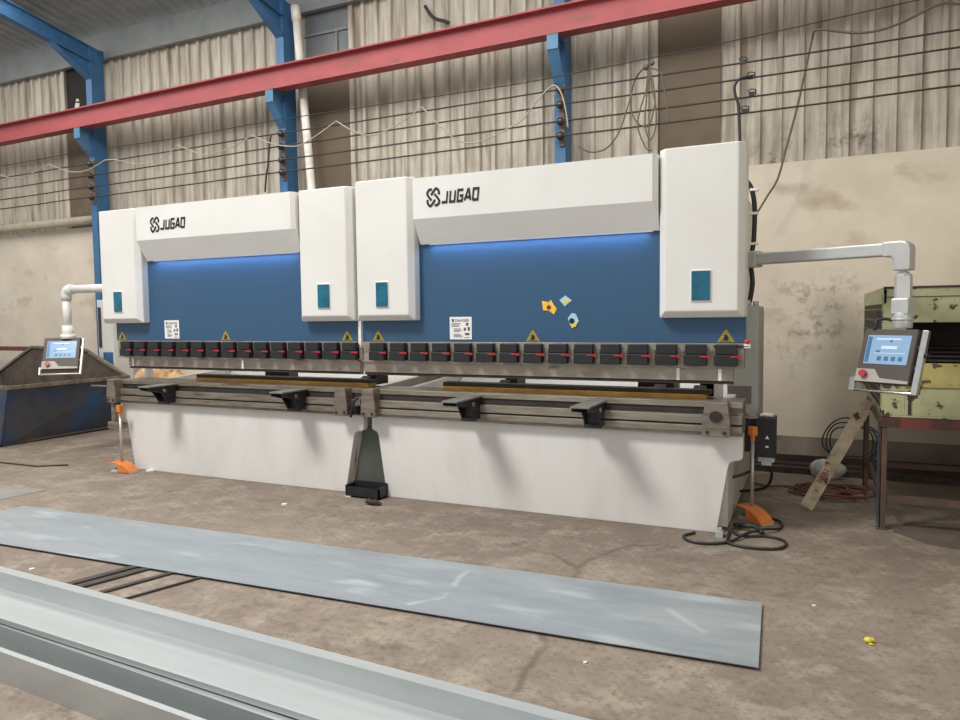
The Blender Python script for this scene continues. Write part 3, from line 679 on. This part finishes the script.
def elbow(c, d1, d2, r, name, m, parent, w):
    """quarter bend from direction d1 into d2"""
    c = Vector(c); d1 = Vector(d1).normalized(); d2 = Vector(d2).normalized(); pts = [c - d1 * r * 1.7, c - d1 * r]
    for i in range(1, 8):
        a = i / 8 * PI / 2
        pts.append(c - d1 * r + d1 * r * math.sin(a) + d2 * r * (1 - math.cos(a)))
    pts += [c + d2 * r, c + d2 * r * 1.7]
    return MB().tube(pts, w, 16).build(name, m, parent)
# right
A0 = Vector((-.43, 5.805, 1.95)); A1 = Vector((.512, 5.30, 1.945)); dr = (A1 - A0).normalized()
arm = MB().bar(A0, A1 - dr * .09, .085, .085).build('pendant_arm', 'alu', PBR, bevel=.012, seg=3)
MB().bar(A0 - dr * .05, A0 + dr * .06, .11, .12).build('arm_bracket', 'grey', arm, bevel=.01)
eb = MB(); eb.prism([(-.14, -.06), (-.14, .06), (.0, .06), (.032, .05), (.052, .03), (.062, 0), (.062, -.17), (-.058, -.17), (-.058, -.08), (-.075, -.06)], 'y', -.058, .058)
eb.xf(Matrix.Translation(A1) @ Matrix.Diagonal((.82, .82, .82, 1)) @ Matrix.Rotation(math.atan2(dr.y, dr.x), 4, 'Z')).build('arm_elbow', 'alu', PBR, bevel=.014, seg=3)
MB().bar((A1.x, A1.y, 1.80), (A1.x, A1.y, 1.55), .094, .094, up=dr).build('pendant_post', 'alu', PBR, bevel=.028, seg=1)
mb = MB().bar((A1.x, A1.y, 1.63), (A1.x, A1.y, 1.53), .104, .104, up=dr); mb.tube([(A1.x, A1.y, 1.54), (A1.x, A1.y, 1.44)], .058, 18).tube([(A1.x, A1.y, 1.505), (A1.x, A1.y, 1.49)], .064, 18)
mb.build('post_collar', 'alu', PBR, bevel=.006)
control_panel(PBR, (.447, 5.26, 1.436), -.621, w=.343, h=.352, tilt=.308)
mb = MB().tube(smooth_pts([(.36, 5.32, 1.43), (.37, 5.33, 1.49), (.42, 5.33, 1.50), (.46, 5.32, 1.49)], 4), .011, 6)
mb.build('pendant_cable', 'blackc', PBR)
# left
B0 = Vector((-6.55, 5.42, 1.905)); B1 = Vector((-7.66, 5.44, 1.905)); dl = (B1 - B0).normalized()
MB().tube([B0, B1 - dl * .1], .045, 16).build('pendant_arm', 'white', PBL)
elbow(B1, dl, (0, 0, -1), .07, 'arm_elbow', 'white', PBL, .056)
MB().tube([(B1.x, B1.y, 1.82), (B1.x, B1.y, 1.46)], .045, 16).build('pendant_post', 'white', PBL)
MB().tube([(B1.x, B1.y, 1.50), (B1.x, B1.y, 1.36)], .06, 16).tube([(B1.x, B1.y, 1.40), (B1.x, B1.y, 1.35)], .08, 16).build('post_collar', 'white', PBL)
control_panel(PBL, (-7.671, 5.38, 1.365), .657, w=.367, h=.374, tilt=.428, hm='pole', hw=.02)

# right machine extras: electric cabinet, black control box
cb = MB().box(-.61, -.385, 5.9, 6.5, .62, 1.605).build('electric_cabinet', 'grey', PBR, bevel=.01)
look(MB().box(-.60, -.43, 5.893, 5.9, .85, .985).build('name_plate', 'greyd', cb), 'blank grey plate')
MB().box(-.384, -.380, 5.93, 6.47, .66, 1.57).build('cabinet_door', 'grey', cb)
k = MB().tube([(-.47, 5.95, 1.6), (-.47, 5.95, 1.65)], .03, 10).tube([(-.41, 5.95, 1.6), (-.41, 5.95, 1.64)], .022, 10); k.build('cable_gland', 'alu', cb)
MB().tube(smooth_pts([(-.455, 5.95, 1.63), (-.435, 5.95, 1.78), (-.45, 5.95, 1.95), (-.43, 5.95, 2.1), (-.425, 5.95, 2.35), (-.45, 5.95, 2.5), (-.5, 5.95, 2.58)], 5), .018, 8).build('riser_cable', 'blackc', PBR)
k = MB()
for z in (1.9, 2.07, 2.3, 2.48): k.box(-.46, -.40, 5.925, 5.975, z, z + .02)
k.build('cable_tie', 'paper', PBR)
MB().box(-.74, -.60, 5.5, 5.56, .90, 1.17).build('frame_post', 'white', PBR, bevel=.004)
bx = MB().box(-.39, -.245, 5.72, 5.9, .47, .765).box(-.465, -.425, 5.74, 5.9, .50, .765).box(-.47, -.245, 5.76, 5.9, .70, .77).build('control_box', 'black', PBR, bevel=.006)
s = MB().prism([(-.318, .61), (-.29, .61), (-.304, .637)], 'y', 5.715, 5.721).box(-.315, -.293, 5.715, 5.721, .545, .558); look(s.build('box_marking', 'paper', bx), 'small white triangle mark')
s = MB().box(-.37, -.255, 5.78, 5.88, .425, .47).box(-.345, -.275, 5.77, 5.89, .40, .43); look(s.build('plug_socket', 'alu', bx), 'grey connector under the box')
s = MB().tube([(-.36, 5.80, .77), (-.31, 5.80, .785), (-.27, 5.80, .77)], .015, 8).tube([(-.31, 5.82, .77), (-.31, 5.82, .79)], .04, 12); look(s.build('top_knob', 'paper', bx), 'white knob on top')
mb = MB()
for r_ in (0, .02): mb.tube(smooth_pts([(-.50, 5.60, .88 + r_), (-.47, 5.60, .86 + r_), (-.43, 5.62, .80 + r_), (-.37, 5.70, .775), (-.44, 5.66, .775), (-.49, 5.62, .82), (-.50, 5.60, .88)], 5), .008, 6)
look(mb.build('loose_lead', 'cable', PBR), 'pale loose leads')
k = MB().box(-.425, -.385, 5.12, 5.17, 1.315, 1.345); look(k.build('ram_stop', 'paper', PBR), 'white end stop')
k = MB().tube([(-.42, 5.13, 1.36), (-.39, 5.13, 1.352)], .018, 8); look(k.build('stop_cap', 'red', PBR), 'red cap')
MB().tube([(-.62, 5.125, 1.325), (-.39, 5.125, 1.325)], .006, 6).build('stop_rod', 'dark', PBR)
# left machine: extra side stand seen at its far end
q0, q1 = at(98, 330, 1, 7.42), at(113, 330, 1, 7.42)
wc = thing('wall_cabinet', ((q0.x + q1.x) / 2, 7.55, 0), 'pale narrow cabinet with blue lower front standing behind the blue skip', 'cabinet')
MB().box(q0.x, q1.x, 7.42, 7.75, 0, 1.86).build('body', 'pale', wc, bevel=.006)
look(MB().box(q0.x + .12, q1.x - .02, 7.40, 7.42, .55, 1.08).build('front_plate', 'cblue', wc), 'blue lower front plate')
k = MB().box(q0.x + .03, q0.x + .08, 7.405, 7.42, 1.15, 1.75); look(k.build('slot_strip', 'rust', wc), 'dark slotted strip')
MB().box(-6.66, -6.60, 5.6, 5.66, .72, 1.6).build('side_post', 'pale', PBL, bevel=.004)
MB().box(-6.60, -6.42, 5.6, 5.64, .75, .82).build('side_bracket', 'pale', PBL)
k = MB().tube([(-6.60, 5.16, .72), (-6.60, 5.16, .47)], .03, 10).box(-6.66, -6.5, 5.12, 5.2, .43, .5); k.build('end_strut', 'steel', PBL, bevel=.004)
k = MB().tube([(-6.93, 5.16, .865), (-6.62, 5.16, .865)], .01, 8); k.build('end_pin', 'steel', PBL)

# joint between the two machines
jp = tag(MB().prism([(-3.74, 0.0), (-3.30, 0.0), (-3.42, .56), (-3.475, .60), (-3.475, .705), (-3.54, .705), (-3.54, .60), (-3.62, .56)], 'y', 5.315, 5.33).build('joint_plate', 'dgrey'),
         'dark grey tapered plate filling the gap between the two press brakes', 'plate')
tr = MB(); tr.box(-3.67, -3.325, 5.10, 5.235, 0, .012).box(-3.67, -3.325, 5.10, 5.112, 0, .09).box(-3.67, -3.325, 5.222, 5.234, 0, .12).box(-3.67, -3.658, 5.10, 5.235, 0, .105).box(-3.337, -3.325, 5.10, 5.235, 0, .105)
tag(tr.build('drip_tray', 'blackm'), 'black open tray on the floor at the gap between the press brakes', 'tray')
k = MB().tube(smooth_pts([(-3.61, 5.12, .70), (-3.57, 5.09, .78), (-3.55, 5.09, .84), (-3.52, 5.11, .87)], 5), .014, 8).box(-3.60, -3.545, 5.12, 5.2, .72, .79)
look(k.build('joint_hose', 'blackc', PBL), 'black hose fitting')
k = MB().box(-3.527, -3.500, 5.14, 5.2, 1.19, 1.52); look(k.build('ram_coupling', 'paper', PBL), 'white coupling between the rams')

# brown wrapped parcels seen through the machine
k = MB(); k.ball((-7.62, 6.5, .49), .4, 14, 9, (.8, .7, 1.3)).ball((-7.22, 6.5, .46), .36, 14, 9, (.9, .7, 1.32))
for v in k.v: v += Vector((math.sin(v.z * 21 + v.x * 9), math.cos(v.x * 17), math.sin(v.y * 19 + v.x * 11))) * .025; v.z = max(v.z, 0)
tag(k.build('wrapped_parcel', 'card'), 'light brown wrapped bundle seen through the far press brake', 'parcel')

# ------------------------------------------------------------------ foot pedals
def pedal(p, ang, pole_h, label, plug_h, sc=.8):
    x, y = p; t = thing('foot_pedal', (x, y, 0), label, 'foot pedal', 'orange foot pedals')
    R = Matrix.Translation((x, y, 0)) @ Matrix.Rotation(ang, 4, 'Z'); RP = R; R = R @ Matrix.Diagonal((sc, sc, sc, 1))
    MB().prism([(-.11, 0), (.20, 0), (.20, .012), (-.11, .03)], 'y', -.075, .075).xf(R).build('base', 'grey', t, bevel=.004)
    top = [(-.15, .125), (-.09, .135), (-.02, .13), (.06, .11), (.13, .075), (.19, .02)]
    sh = MB(); sh.prism(top + [(a, b - .01) for a, b in top[::-1]], 'y', -.085, .085)
    ck = [(-.0, .12), (.06, .11), (.13, .075), (.19, .02), (.19, .012), (-.0, .012)]
    sh.prism(ck, 'y', -.085, -.077).prism(ck, 'y', .077, .085)
    look(sh.xf(R).build('hood', 'orange', t, bevel=.003), 'orange hood')
    MB().box(-.07, .05, -.05, .05, .045, .058).xf(R).build('treadle', 'black', t, bevel=.004)
    MB().tube([(-.02, .02, .03), (-.02, .02, pole_h)], .013, 10).xf(RP).build('pole', 'pole', t)
    k = MB().tube([(-.02, .02, pole_h - .01), (-.02, .02, pole_h + .05)], .018, 10).box(-.043, .007, -.008, .045, plug_h - .04, plug_h + .03).xf(RP)
    k.build('plug', 'orange', t, bevel=.006)
    return t
pedal((-.40, 5.66), math.radians(-40), .60, 'orange foot pedal with pole beside the black control box and cables', .675)
pedal((-6.42, 5.08), math.radians(5), .58, 'orange foot pedal with pole at the skip end of the far press brake', .655, .8)

# ------------------------------------------------------------------ skip
sk = thing('skip', (-10.37, 6.35, 0), 'large scuffed blue steel skip with peaked ends beside the far press brake', 'skip')
xa, xb, y0, y1 = -11.85, -8.9, 5.52, 7.2
near_t = [(xb, y0, .745), (xb, y1, .745)]; near_b = [(xb - .2, y0 + .02, .0), (xb - .28, y1 - .06, .0)]
T = .02
m_ = MB(); m_.loft([(xb, y0, .745), (xb, y1, .745), near_b[1], near_b[0]], [(xb - T, y0, .745), (xb - T, y1, .745), (near_b[1][0] - T, near_b[1][1], .0), (near_b[0][0] - T, near_b[0][1], .0)])
m_.build('side_panel', 'skipout', sk); m_ = MB(); m_.loft([(xa, y0, .745), (xa, y1, .745), (xa + .3, y1 - .06, .03), (xa + .3, y0 + .02, .03)], [(xa + T, y0, .745), (xa + T, y1, .745), (xa + .3 + T, y1 - .06, .03), (xa + .3 + T, y0 + .02, .03)])
m_.build('side_panel', 'skipout', sk)
fp = [(xb, .745), (-9.76, 1.12), (-10.98, 1.16), (xa, .745)]; bt = [(xa + .3, .03), (xb - .28, .03)]
m_ = MB(); m_.loft([(a, y1, z) for a, z in fp] + [(a, y1 - .06, z) for a, z in bt], [(a, y1 + T, z) for a, z in fp] + [(a, y1 - .04, z) for a, z in bt])
look(m_.build('end_panel', 'skipin', sk), 'grimy brown peaked end')
m_ = MB(); m_.loft([(xb, y0, .745), (xa, y0, .745), (xa + .3, y0 + .02, .03), (xb - .2, y0 + .02, .03)], [(xb, y0 - T, .745), (xa, y0 - T, .745), (xa + .3, y0 - T, .03), (xb - .2, y0 - T, .03)])
m_.build('end_panel', 'skipout', sk)
MB().box(xa + .3, xb - .2, y0 + .02, y1 - .06, .02, .04).build('bottom', 'skipin', sk)
rm = MB(); rm.bar((xb, y0 - .02, .745), (xb, y1 + .02, .745), .05, .045).bar((xb, y0, .745), (xa, y0, .745), .05, .045).bar((xa, y0, .745), (xa, y1, .745), .05, .045)
for (a, b) in zip(fp[:-1], fp[1:]): rm.bar((a[0], y1, a[1]), (b[0], y1, b[1]), .05, .035)
look(rm.build('rim', 'skiprim', sk), 'worn bare metal rim')
tag(MB().box(-15, -12.0, 7.9, 8.0, 1.05, 1.12).box(-12.2, -12.1, 7.9, 8.0, 0, 1.05).box(-14.9, -14.8, 7.9, 8.0, 0, 1.05).build('rail_stand', 'redold'), 'dark red steel rail behind the blue skip', 'rail')

# ------------------------------------------------------------------ green machine on stand
gm = thing('old_machine', (1.2, 6.4, .80), 'old chipped pale green machine cabinet with a dark opening on the brown stand', 'machine')
gx0, gx1, gy0, gy1 = .44, 2.3, 5.75, 7.95
g = MB()
g.box(gx0, gx1, gy0 + .02, gy1, 1.69, 1.72)                                    # top
g.box(gx0, gx1, gy0, gy0 + .03, 1.47, 1.715)                                   # front upper
g.box(gx0, .58, gy0, gy0 + .03, .82, 1.47)                                     # front left stile
g.box(.58, gx1, gy0, gy0 + .03, .82, 1.02)                                     # front lower
g.box(gx0, gx1, gy1 - .02, gy1, .82, 1.69).box(gx1 - .02, gx1, gy0, gy1, .82, 1.69)
g.box(gx0, gx0 + .02, gy0, gy1, 1.60, 1.70).box(gx0, gx0 + .02, gy0 + .03, gy0 + .14, .82, 1.6).box(gx0, gx0 + .02, gy1 - .12, gy1, .82, 1.6).box(gx0, gx0 + .02, gy0, gy1, .82, .86)
g.box(gx0, gx1, gy0, gy1, .81, .83)
g.build('cabinet', 'green', gm, bevel=.004)
g = MB().box(gx0 - .004, gx1, gy0 - .006, gy0, 1.705, 1.72).box(gx0, gx1, gy0 - .004, gy0 + .0, 1.645, 1.65).box(.98, .985, gy0 - .004, gy0, 1.47, 1.7).box(.60, .62, gy0 - .006, gy0, .83, 1.0)
g.build('seam', 'rust', gm)
look(MB().box(.575, gx1, gy0 - .012, gy0 + .02, 1.022, 1.19).build('lower_panel', 'greeny', gm, bevel=.004), 'yellowish chipped panel')
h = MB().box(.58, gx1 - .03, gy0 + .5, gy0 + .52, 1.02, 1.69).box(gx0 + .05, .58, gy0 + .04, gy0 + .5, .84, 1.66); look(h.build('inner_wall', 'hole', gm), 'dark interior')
h = MB()
for i in range(5): h.prism([(gy0 + .05 + i * .06, 1.2 + i * .026), (gy0 + .09 + i * .06, 1.2 + i * .026), (gy0 + .11 + i * .06, 1.212 + i * .026), (gy0 + .07 + i * .06, 1.212 + i * .026)], 'x', .59, gx1 - .05)
look(h.build('louvre', 'bar', gm), 'dark louvre slats')
gr = MB()
for i in range(9):
    z = .90 + i * .082; gr.box(gx0 - .001, gx0 + .001, gy0 + .14, gy1 - .12, z, z + .014)
for i in range(14):
    y = gy0 + .16 + i * .14; gr.box(gx0 - .001, gx0 + .001, y, y + .014, .86, 1.6)
look(gr.build('vent_grille', 'greend', gm), 'dull green side grille')
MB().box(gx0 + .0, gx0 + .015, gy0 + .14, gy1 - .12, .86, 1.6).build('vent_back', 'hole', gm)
st = thing('machine_stand', (1.2, 6.4, 0), 'rusty brown angle iron stand with red rail under the green machine', 'stand')
for (x, y) in ((.46, 5.79), (.43, 7.1), (2.25, 5.79), (2.25, 7.1)):
    l = MB().box(x - .02, x + .02, y - .025, y - .017, .0, .75).box(x - .022, x - .014, y - .025, y + .025, .0, .75).box(x - .035, x + .035, y - .035, y + .035, 0, .012)
    l.build('leg', 'brownst', st)
MB().box(.43, 2.3, 7.08, 7.12, .75, .81).build('rear_rail', 'brownst', st)
look(MB().box(.43, 2.3, 5.755, 5.80, .735, .81).build('top_rail', 'redold', st, bevel=.003), 'red painted top rail')
MB().box(.43, .47, 5.8, 7.08, .75, .81).build('side_rail', 'brownst', st)
MB().box(.46, 2.28, 5.775, 5.8, .195, .25).build('low_rail', 'brownst', st); MB().box(.45, .475, 5.8, 7.1, .19, .235).build('low_rail', 'brownst', st); MB().box(.46, 2.28, 7.09, 7.115, .195, .24).build('low_rail', 'brownst', st)
look(MB().box(.425, .435, 5.80, 5.83, .03, .78).build('edge_strip', 'edge', st), 'blue edge on the front leg')

# leaning plank
pb = Vector((-.035, 6.11, .015)); pt = Vector((.388, 6.22, .86)); ax = (pt - pb).normalized(); wdir = Vector((0, 1, 0)).cross(ax).normalized()
q = MB(); nn = ax.cross(wdir)
c8 = [p + wdir * s * .048 + nn * d * .012 for p in (pb, pt) for s, d in ((-1, -1), (1, -1), (1, 1), (-1, 1))]
q.add(c8, [(0, 1, 2, 3), (7, 6, 5, 4), (0, 4, 5, 1), (1, 5, 6, 2), (2, 6, 7, 3), (3, 7, 4, 0)])
q.v = [v - Vector((0, 0, 0)) for v in q.v]
zmin = min(v.z for v in q.v); q.v = [v - Vector((0, 0, zmin)) for v in q.v]
pk = tag(q.build('plank', 'plank', bevel=.003), 'dirty white painted plank leaning against the green machine stand', 'plank')
mk = MB()
for i in range(7):
    a = .24 + i * .018; p = pb + (pt - pb) * a - Vector((0, 0, zmin)) - nn * .0135
    mk.bar(p - wdir * .03 + ax * random.uniform(-.01, .01), p + wdir * random.uniform(.0, .025), .008, .002, up=nn)
look(mk.build('scratch_mark', 'inkr', pk), 'dark red scratch marks')

# ------------------------------------------------------------------ things on the floor by the wall at right
for i, (y, z, dx, lab) in enumerate(((7.55, .03, 0, 'front dark steel bar of the stack lying along the wall'), (7.75, .03, .15, 'middle dark steel bar of the stack lying along the wall'), (7.95, .03, .05, 'rear dark steel bar of the stack lying along the wall'),
                     (7.66, .09, -.1, 'upper dark steel angle on the bars lying along the wall'))):
    m_ = MB().box(-.6 + dx, 3.6, y - .07, y + .07, z - .03, z + .028 if z < .05 else z - .015)
    if z > .05: m_.box(-.6 + dx, 3.6, y + .055, y + .07, z - .015, z + .05)
    tag(m_.build('steel_bar', 'rust'), lab, 'steel bar', 'steel bars along the wall')
k = MB().ball((.13, 7.36, .08), .13, 16, 10, (1.2, .55, .75))
for v in k.v: v += Vector((math.sin(v.z * 31 + v.x * 19), math.cos(v.x * 27), math.sin(v.x * 29 + v.y * 11))) * .014; v.z = max(v.z, .002)
tag(k.build('plastic_bag', 'bag'), 'pale translucent plastic bag on the floor behind the leaning plank', 'bag')
k = MB()
for i in range(7):
    rx, ry = random.uniform(.16, .32), random.uniform(.12, .24); cx_, cy_ = .12 + random.uniform(-.08, .12), 6.72 + random.uniform(-.07, .07)
    k.tube(smooth_pts([(cx_ + rx * math.cos(a) * random.uniform(.9, 1.1), cy_ + ry * math.sin(a) * random.uniform(.9, 1.1), .014 + .012 * i + random.uniform(0, .008) - .006 * i) for a in [2 * PI * j / 10 for j in range(10)]], 4, True), .0085, 6, True)
k.tube(smooth_pts([(-.05, 6.75, .014), (-.2, 6.86, .014), (-.36, 6.8, .014), (-.5, 6.9, .014)], 5), .0085, 6)
tag(k.build('coiled_hose', 'hoser'), 'heap of coiled orange red hose on the floor behind the plank', 'hose')
k = MB()
for i in range(3):
    r = .17 + .03 * i; k.tube(smooth_pts([(.36 + r * 1.15 * math.cos(a), 8.12 + .02 * i, .235 + r * .98 * math.sin(a) + .02 * math.sin(3 * a + i)) for a in [2 * PI * j / 14 for j in range(14)]], 3, True), .008, 6, True)
for v in k.v: v.z = max(v.z, .012)
tag(k.build('hung_hose_loop', 'blackc'), 'black hose loops standing against the wall behind the plank', 'hose')
k = MB().tube(smooth_pts([(-.74, 5.15, .012), (-.8, 5.03, .012), (-.72, 4.93, .012), (-.58, 4.95, .012), (-.48, 5.06, .012), (-.40, 5.2, .03), (-.30, 5.33, .035), (-.2, 5.48, .012), (-.20, 5.66, .012), (-.27, 5.72, .012)], 6), .0095, 8)
k.tube(smooth_pts([(-.52, 5.28, .012), (-.515, 5.12, .012), (-.50, 5.0, .012), (-.38, 4.95, .012), (-.22, 4.98, .012), (-.15, 5.08, .012), (-.17, 5.2, .012), (-.28, 5.25, .012), (-.42, 5.2, .012), (-.50, 5.26, .022), (-.47, 5.38, .03), (-.45, 5.5, .012)], 6), .0095, 8)
k.tube(smooth_pts([(-.5, 5.45, .012), (-.42, 5.36, .04), (-.36, 5.34, .045), (-.30, 5.28, .02)], 6), .016, 8)
tag(k.build('floor_cable', 'blackc'), 'looped black cables on the floor at the foot of the nearest press brake', 'cable')
k = MB().tube(smooth_pts([(-.62, 5.62, .30), (-.48, 5.7, .33), (-.36, 5.80, .38), (-.31, 5.84, .41)], 5), .012, 8).tube(smooth_pts([(-.31, 5.86, .405), (-.28, 5.95, .30), (-.33, 6.1, .16), (-.5, 6.25, .08), (-.7, 6.3, .05)], 5), .012, 8)
look(k.build('box_cable', 'blackc', PBR), 'black cable under the control box')
k = MB().box(-.60, -.55, 5.13, 5.2, 0, .04).box(-.59, -.56, 5.14, 5.18, .04, .06); tag(k.build('levelling_foot', 'alu'), 'small grey levelling block at the foot of the nearest press brake', 'block')

# ------------------------------------------------------------------ metal stock in front
A = Vector((-5.966, 3.764)); Cc = Vector((-.228, 4.004)); u = (Cc - A).normalized(); w_ = Vector((u.y, -u.x))
P4 = [A, Cc, Cc + w_ * .755, A + w_ * .755]
tag(MB().prism([(p.x, p.y) for p in P4], 'z', .0135, .0175).build('sheet_metal', 'galv'), 'long galvanised sheet lying on the floor in front of the press brakes', 'sheet metal')
tag(MB().prism([(-6.387, 4.256), (-6.419, 3.853), (-6.45, 3.3), (-9.4, 3.1), (-9.4, 4.05)], 'z', 0, .004).build('sheet_metal', 'galv3'), 'dull thin sheet lying flat at the far end of the long galvanised sheet', 'sheet metal')
bars = [((-3.96, 2.70), (-3.70, 3.60), 'first flat bar from the far end, under the long galvanised sheet'), ((-3.86, 2.70), (-3.60, 3.6), 'second flat bar from the far end, under the long galvanised sheet'),
        ((-3.68, 2.66), (-3.38, 3.62), 'third flat bar from the far end, under the long galvanised sheet'), ((-3.46, 2.68), (-3.12, 3.7), 'rod set apart from the flat bars under the long galvanised sheet')]
for i, (p, q, lab) in enumerate(bars):
    wd = (.05, .05, .035, .016)[i]
    tag(MB().bar((p[0], p[1], .0065), (q[0], q[1], .0065), wd, .012).build('flat_bar', 'bar'), lab, 'steel bar', 'steel bars under the sheet')
tag(MB().tube([(-8.9, 4.86, .008), (-7.5, 4.905, .008), (-7.25, 5.08, .008)], .008, 6).build('bent_rod', 'rust'), 'thin bent rod on the floor in front of the blue skip', 'rod')

def channel(name, label, org, ang, x0, x1, width, near_h, far_h, zb, m, lip_n=0, lip_f=0, lip_out=False, th=.003):
    """folded channel: near flange, web, far flange, optional lips; runs along local x"""
    prof = []
    if lip_n: prof.append((lip_n, zb + near_h))
    prof += [(0, zb + near_h), (0, zb), (width, zb), (width, zb + far_h)]
    if lip_f: prof.append((width + (lip_f if lip_out else -lip_f), zb + far_h))
    mb = MB(); n = len(prof); R = Matrix.Translation((org[0], org[1], 0)) @ Matrix.Rotation(ang, 4, 'Z')
    vs = [R @ Vector((x0, y, z)) for y, z in prof] + [R @ Vector((x1, y, z)) for y, z in prof]
    mb.add(vs, [(i, i + 1, n + i + 1, n + i) for i in range(n - 1)])
    o = mb.build(name, m, bevel=0, solid=th)
    return tag(o, label, 'channel', 'galvanised channels in the foreground')
channel('steel_channel', 'outermost galvanised channel lying on the floor under the other two channels', (-3.15, 1.862), -.050, -4, 3.6, .40, .132, .132, .002, M['galv2'], .024, .024)
channel('steel_channel', 'middle galvanised channel nested between the bottom one and the topmost one', (-2.6, 1.940), -.060, -4.5, 3.1, .20, .145, .13, .018, M['galv2'], .03, 0)
channel('steel_channel', 'topmost wide galvanised channel with a tall lipped far side', (-2.6, 1.957), -.048, -4.5, 3.1, .247, .022, .088, .172, M['galv2'], .012, .05, True)

# litter
def scrap(px, py, r, m, name, label, cat, h=.01):
    p = at(px, py, 2, 0); k = MB(); pts = [(p.x + r * random.uniform(.6, 1.1) * math.cos(a), p.y + r * random.uniform(.6, 1.1) * math.sin(a)) for a in [2 * PI * j / 7 for j in range(7)]]
    k.prism(pts, 'z', 0, h); tag(k.build(name, m), label, cat)
k = MB(); p = at(868, 643, 2, 0)
k.ball((p.x, p.y, .014), .016, 8, 6, (1.2, 1, .9)).ball((p.x + .018, p.y + .01, .012), .012, 8, 6).ball((p.x + .012, p.y - .022, .006), .008, 8, 6, (1.5, .6, .6))
tag(k.build('yellow_scrap', 'scrapy'), 'small crumpled yellow scrap alone on the floor', 'scrap')
k = MB(); p = at(372, 505, 2, 0); k.ball((p.x, p.y, .025), .05, 10, 6, (1.4, .6, .5)).ball((p.x + .05, p.y + .01, .02), .03, 8, 6, (1.3, .8, .6))
for v in k.v: v.z = max(v.z + .008 * math.sin(v.x * 90), 0)
tag(k.build('crumpled_rag', 'leaf'), 'crumpled dark brown rag on the floor by the black tray', 'rag')
scrap(350, 496, .05, 'scrapw', 'paper_scrap', 'pale scrap on the floor right against the black tray', 'scrap')
scrap(284, 505, .03, 'scrapw', 'paper_scrap', 'white scrap on the floor in front of the far press brake', 'scrap')
scrap(150, 471, .05, 'scrapw', 'paper_scrap', 'white scrap beside the far orange foot pedal', 'scrap')
scrap(32, 570, .02, 'scrapw', 'paper_scrap', 'tiny white scrap on the floor between long sheet and channels', 'scrap')
scrap(585, 663, .012, 'scrapw', 'paper_scrap', 'tiny white chip on the floor before the long sheet', 'scrap', .006)
scrap(814, 606, .012, 'scrapw', 'paper_scrap', 'tiny white chip on the open floor near the sheet end', 'scrap', .006)
M['off'] = mat('dark_flat_offcut', srgb(104, 92, 82), srgb(84, 73, 65), rough=.7, scale=5)
fs = fl((893, 532), (908, 523), (990, 525), (1000, 557), (930, 545))
tag(MB().prism([(p.x, p.y) for p in fs], 'z', 0.0, .008).build('steel_offcut', 'off'), 'flat brown steel offcut on the floor under the machine stand', 'sheet metal')
# ------------------------------------------------------------------ light
w = bpy.data.worlds.new('hall_daylight'); SC.world = w; w.use_nodes = True
bg = w.node_tree.nodes['Background']; bg.inputs[0].default_value = (.95, .98, 1.0, 1); bg.inputs[1].default_value = .64
def area(name, loc, tgt, sx, sy, power, col):
    d = bpy.data.lights.new(name, 'AREA'); d.shape = 'RECTANGLE'; d.size = sx; d.size_y = sy; d.energy = power; d.color = col
    o = bpy.data.objects.new(name, d); COL.objects.link(o); o.location = loc
    o.rotation_euler = (Vector(tgt) - Vector(loc)).to_track_quat('-Z', 'Y').to_euler(); return o
area('skylight', (-5.6, .4, 8.6), (-4.0, 5.6, 1.0), 2.2, 2.2, 1120, (1, .985, .955))          # roof light over the hall
area('roof_light', (-6.5, 5.6, 5.95), (-6.5, 6.9, 0), 14, 2.4, 420, (1, .985, .955))           # translucent sheet in the roof near the wall
area('doorway', (4.3, .5, 2.2), (-1.0, 5.2, 1.8), 2.4, 2.6, 55, (1, .98, .95))             # open door at the right end of the hall
for cx in (-5.06, -1.95):
    area('led_lamp', (cx, 5.125, 2.118), (cx, 5.19, 1.9), 1.75, .012, 2.2, (.35, .55, 1.0))

# ------------------------------------------------------------------ camera
cam = bpy.data.cameras.new('camera'); cam.sensor_fit = 'HORIZONTAL'; cam.sensor_width = 36; cam.lens = F * 36 / 960
cam.clip_start = .05; cam.clip_end = 100
co = bpy.data.objects.new('camera', cam); COL.objects.link(co); co.matrix_world = Matrix.Translation(CAMP) @ ROT.to_4x4()
SC.camera = co
SC.view_settings.view_transform = 'Standard'; SC.view_settings.look = 'None'
SC.view_settings.exposure = 0.08; SC.view_settings.gamma = 1; SC.view_settings.use_curve_mapping = False
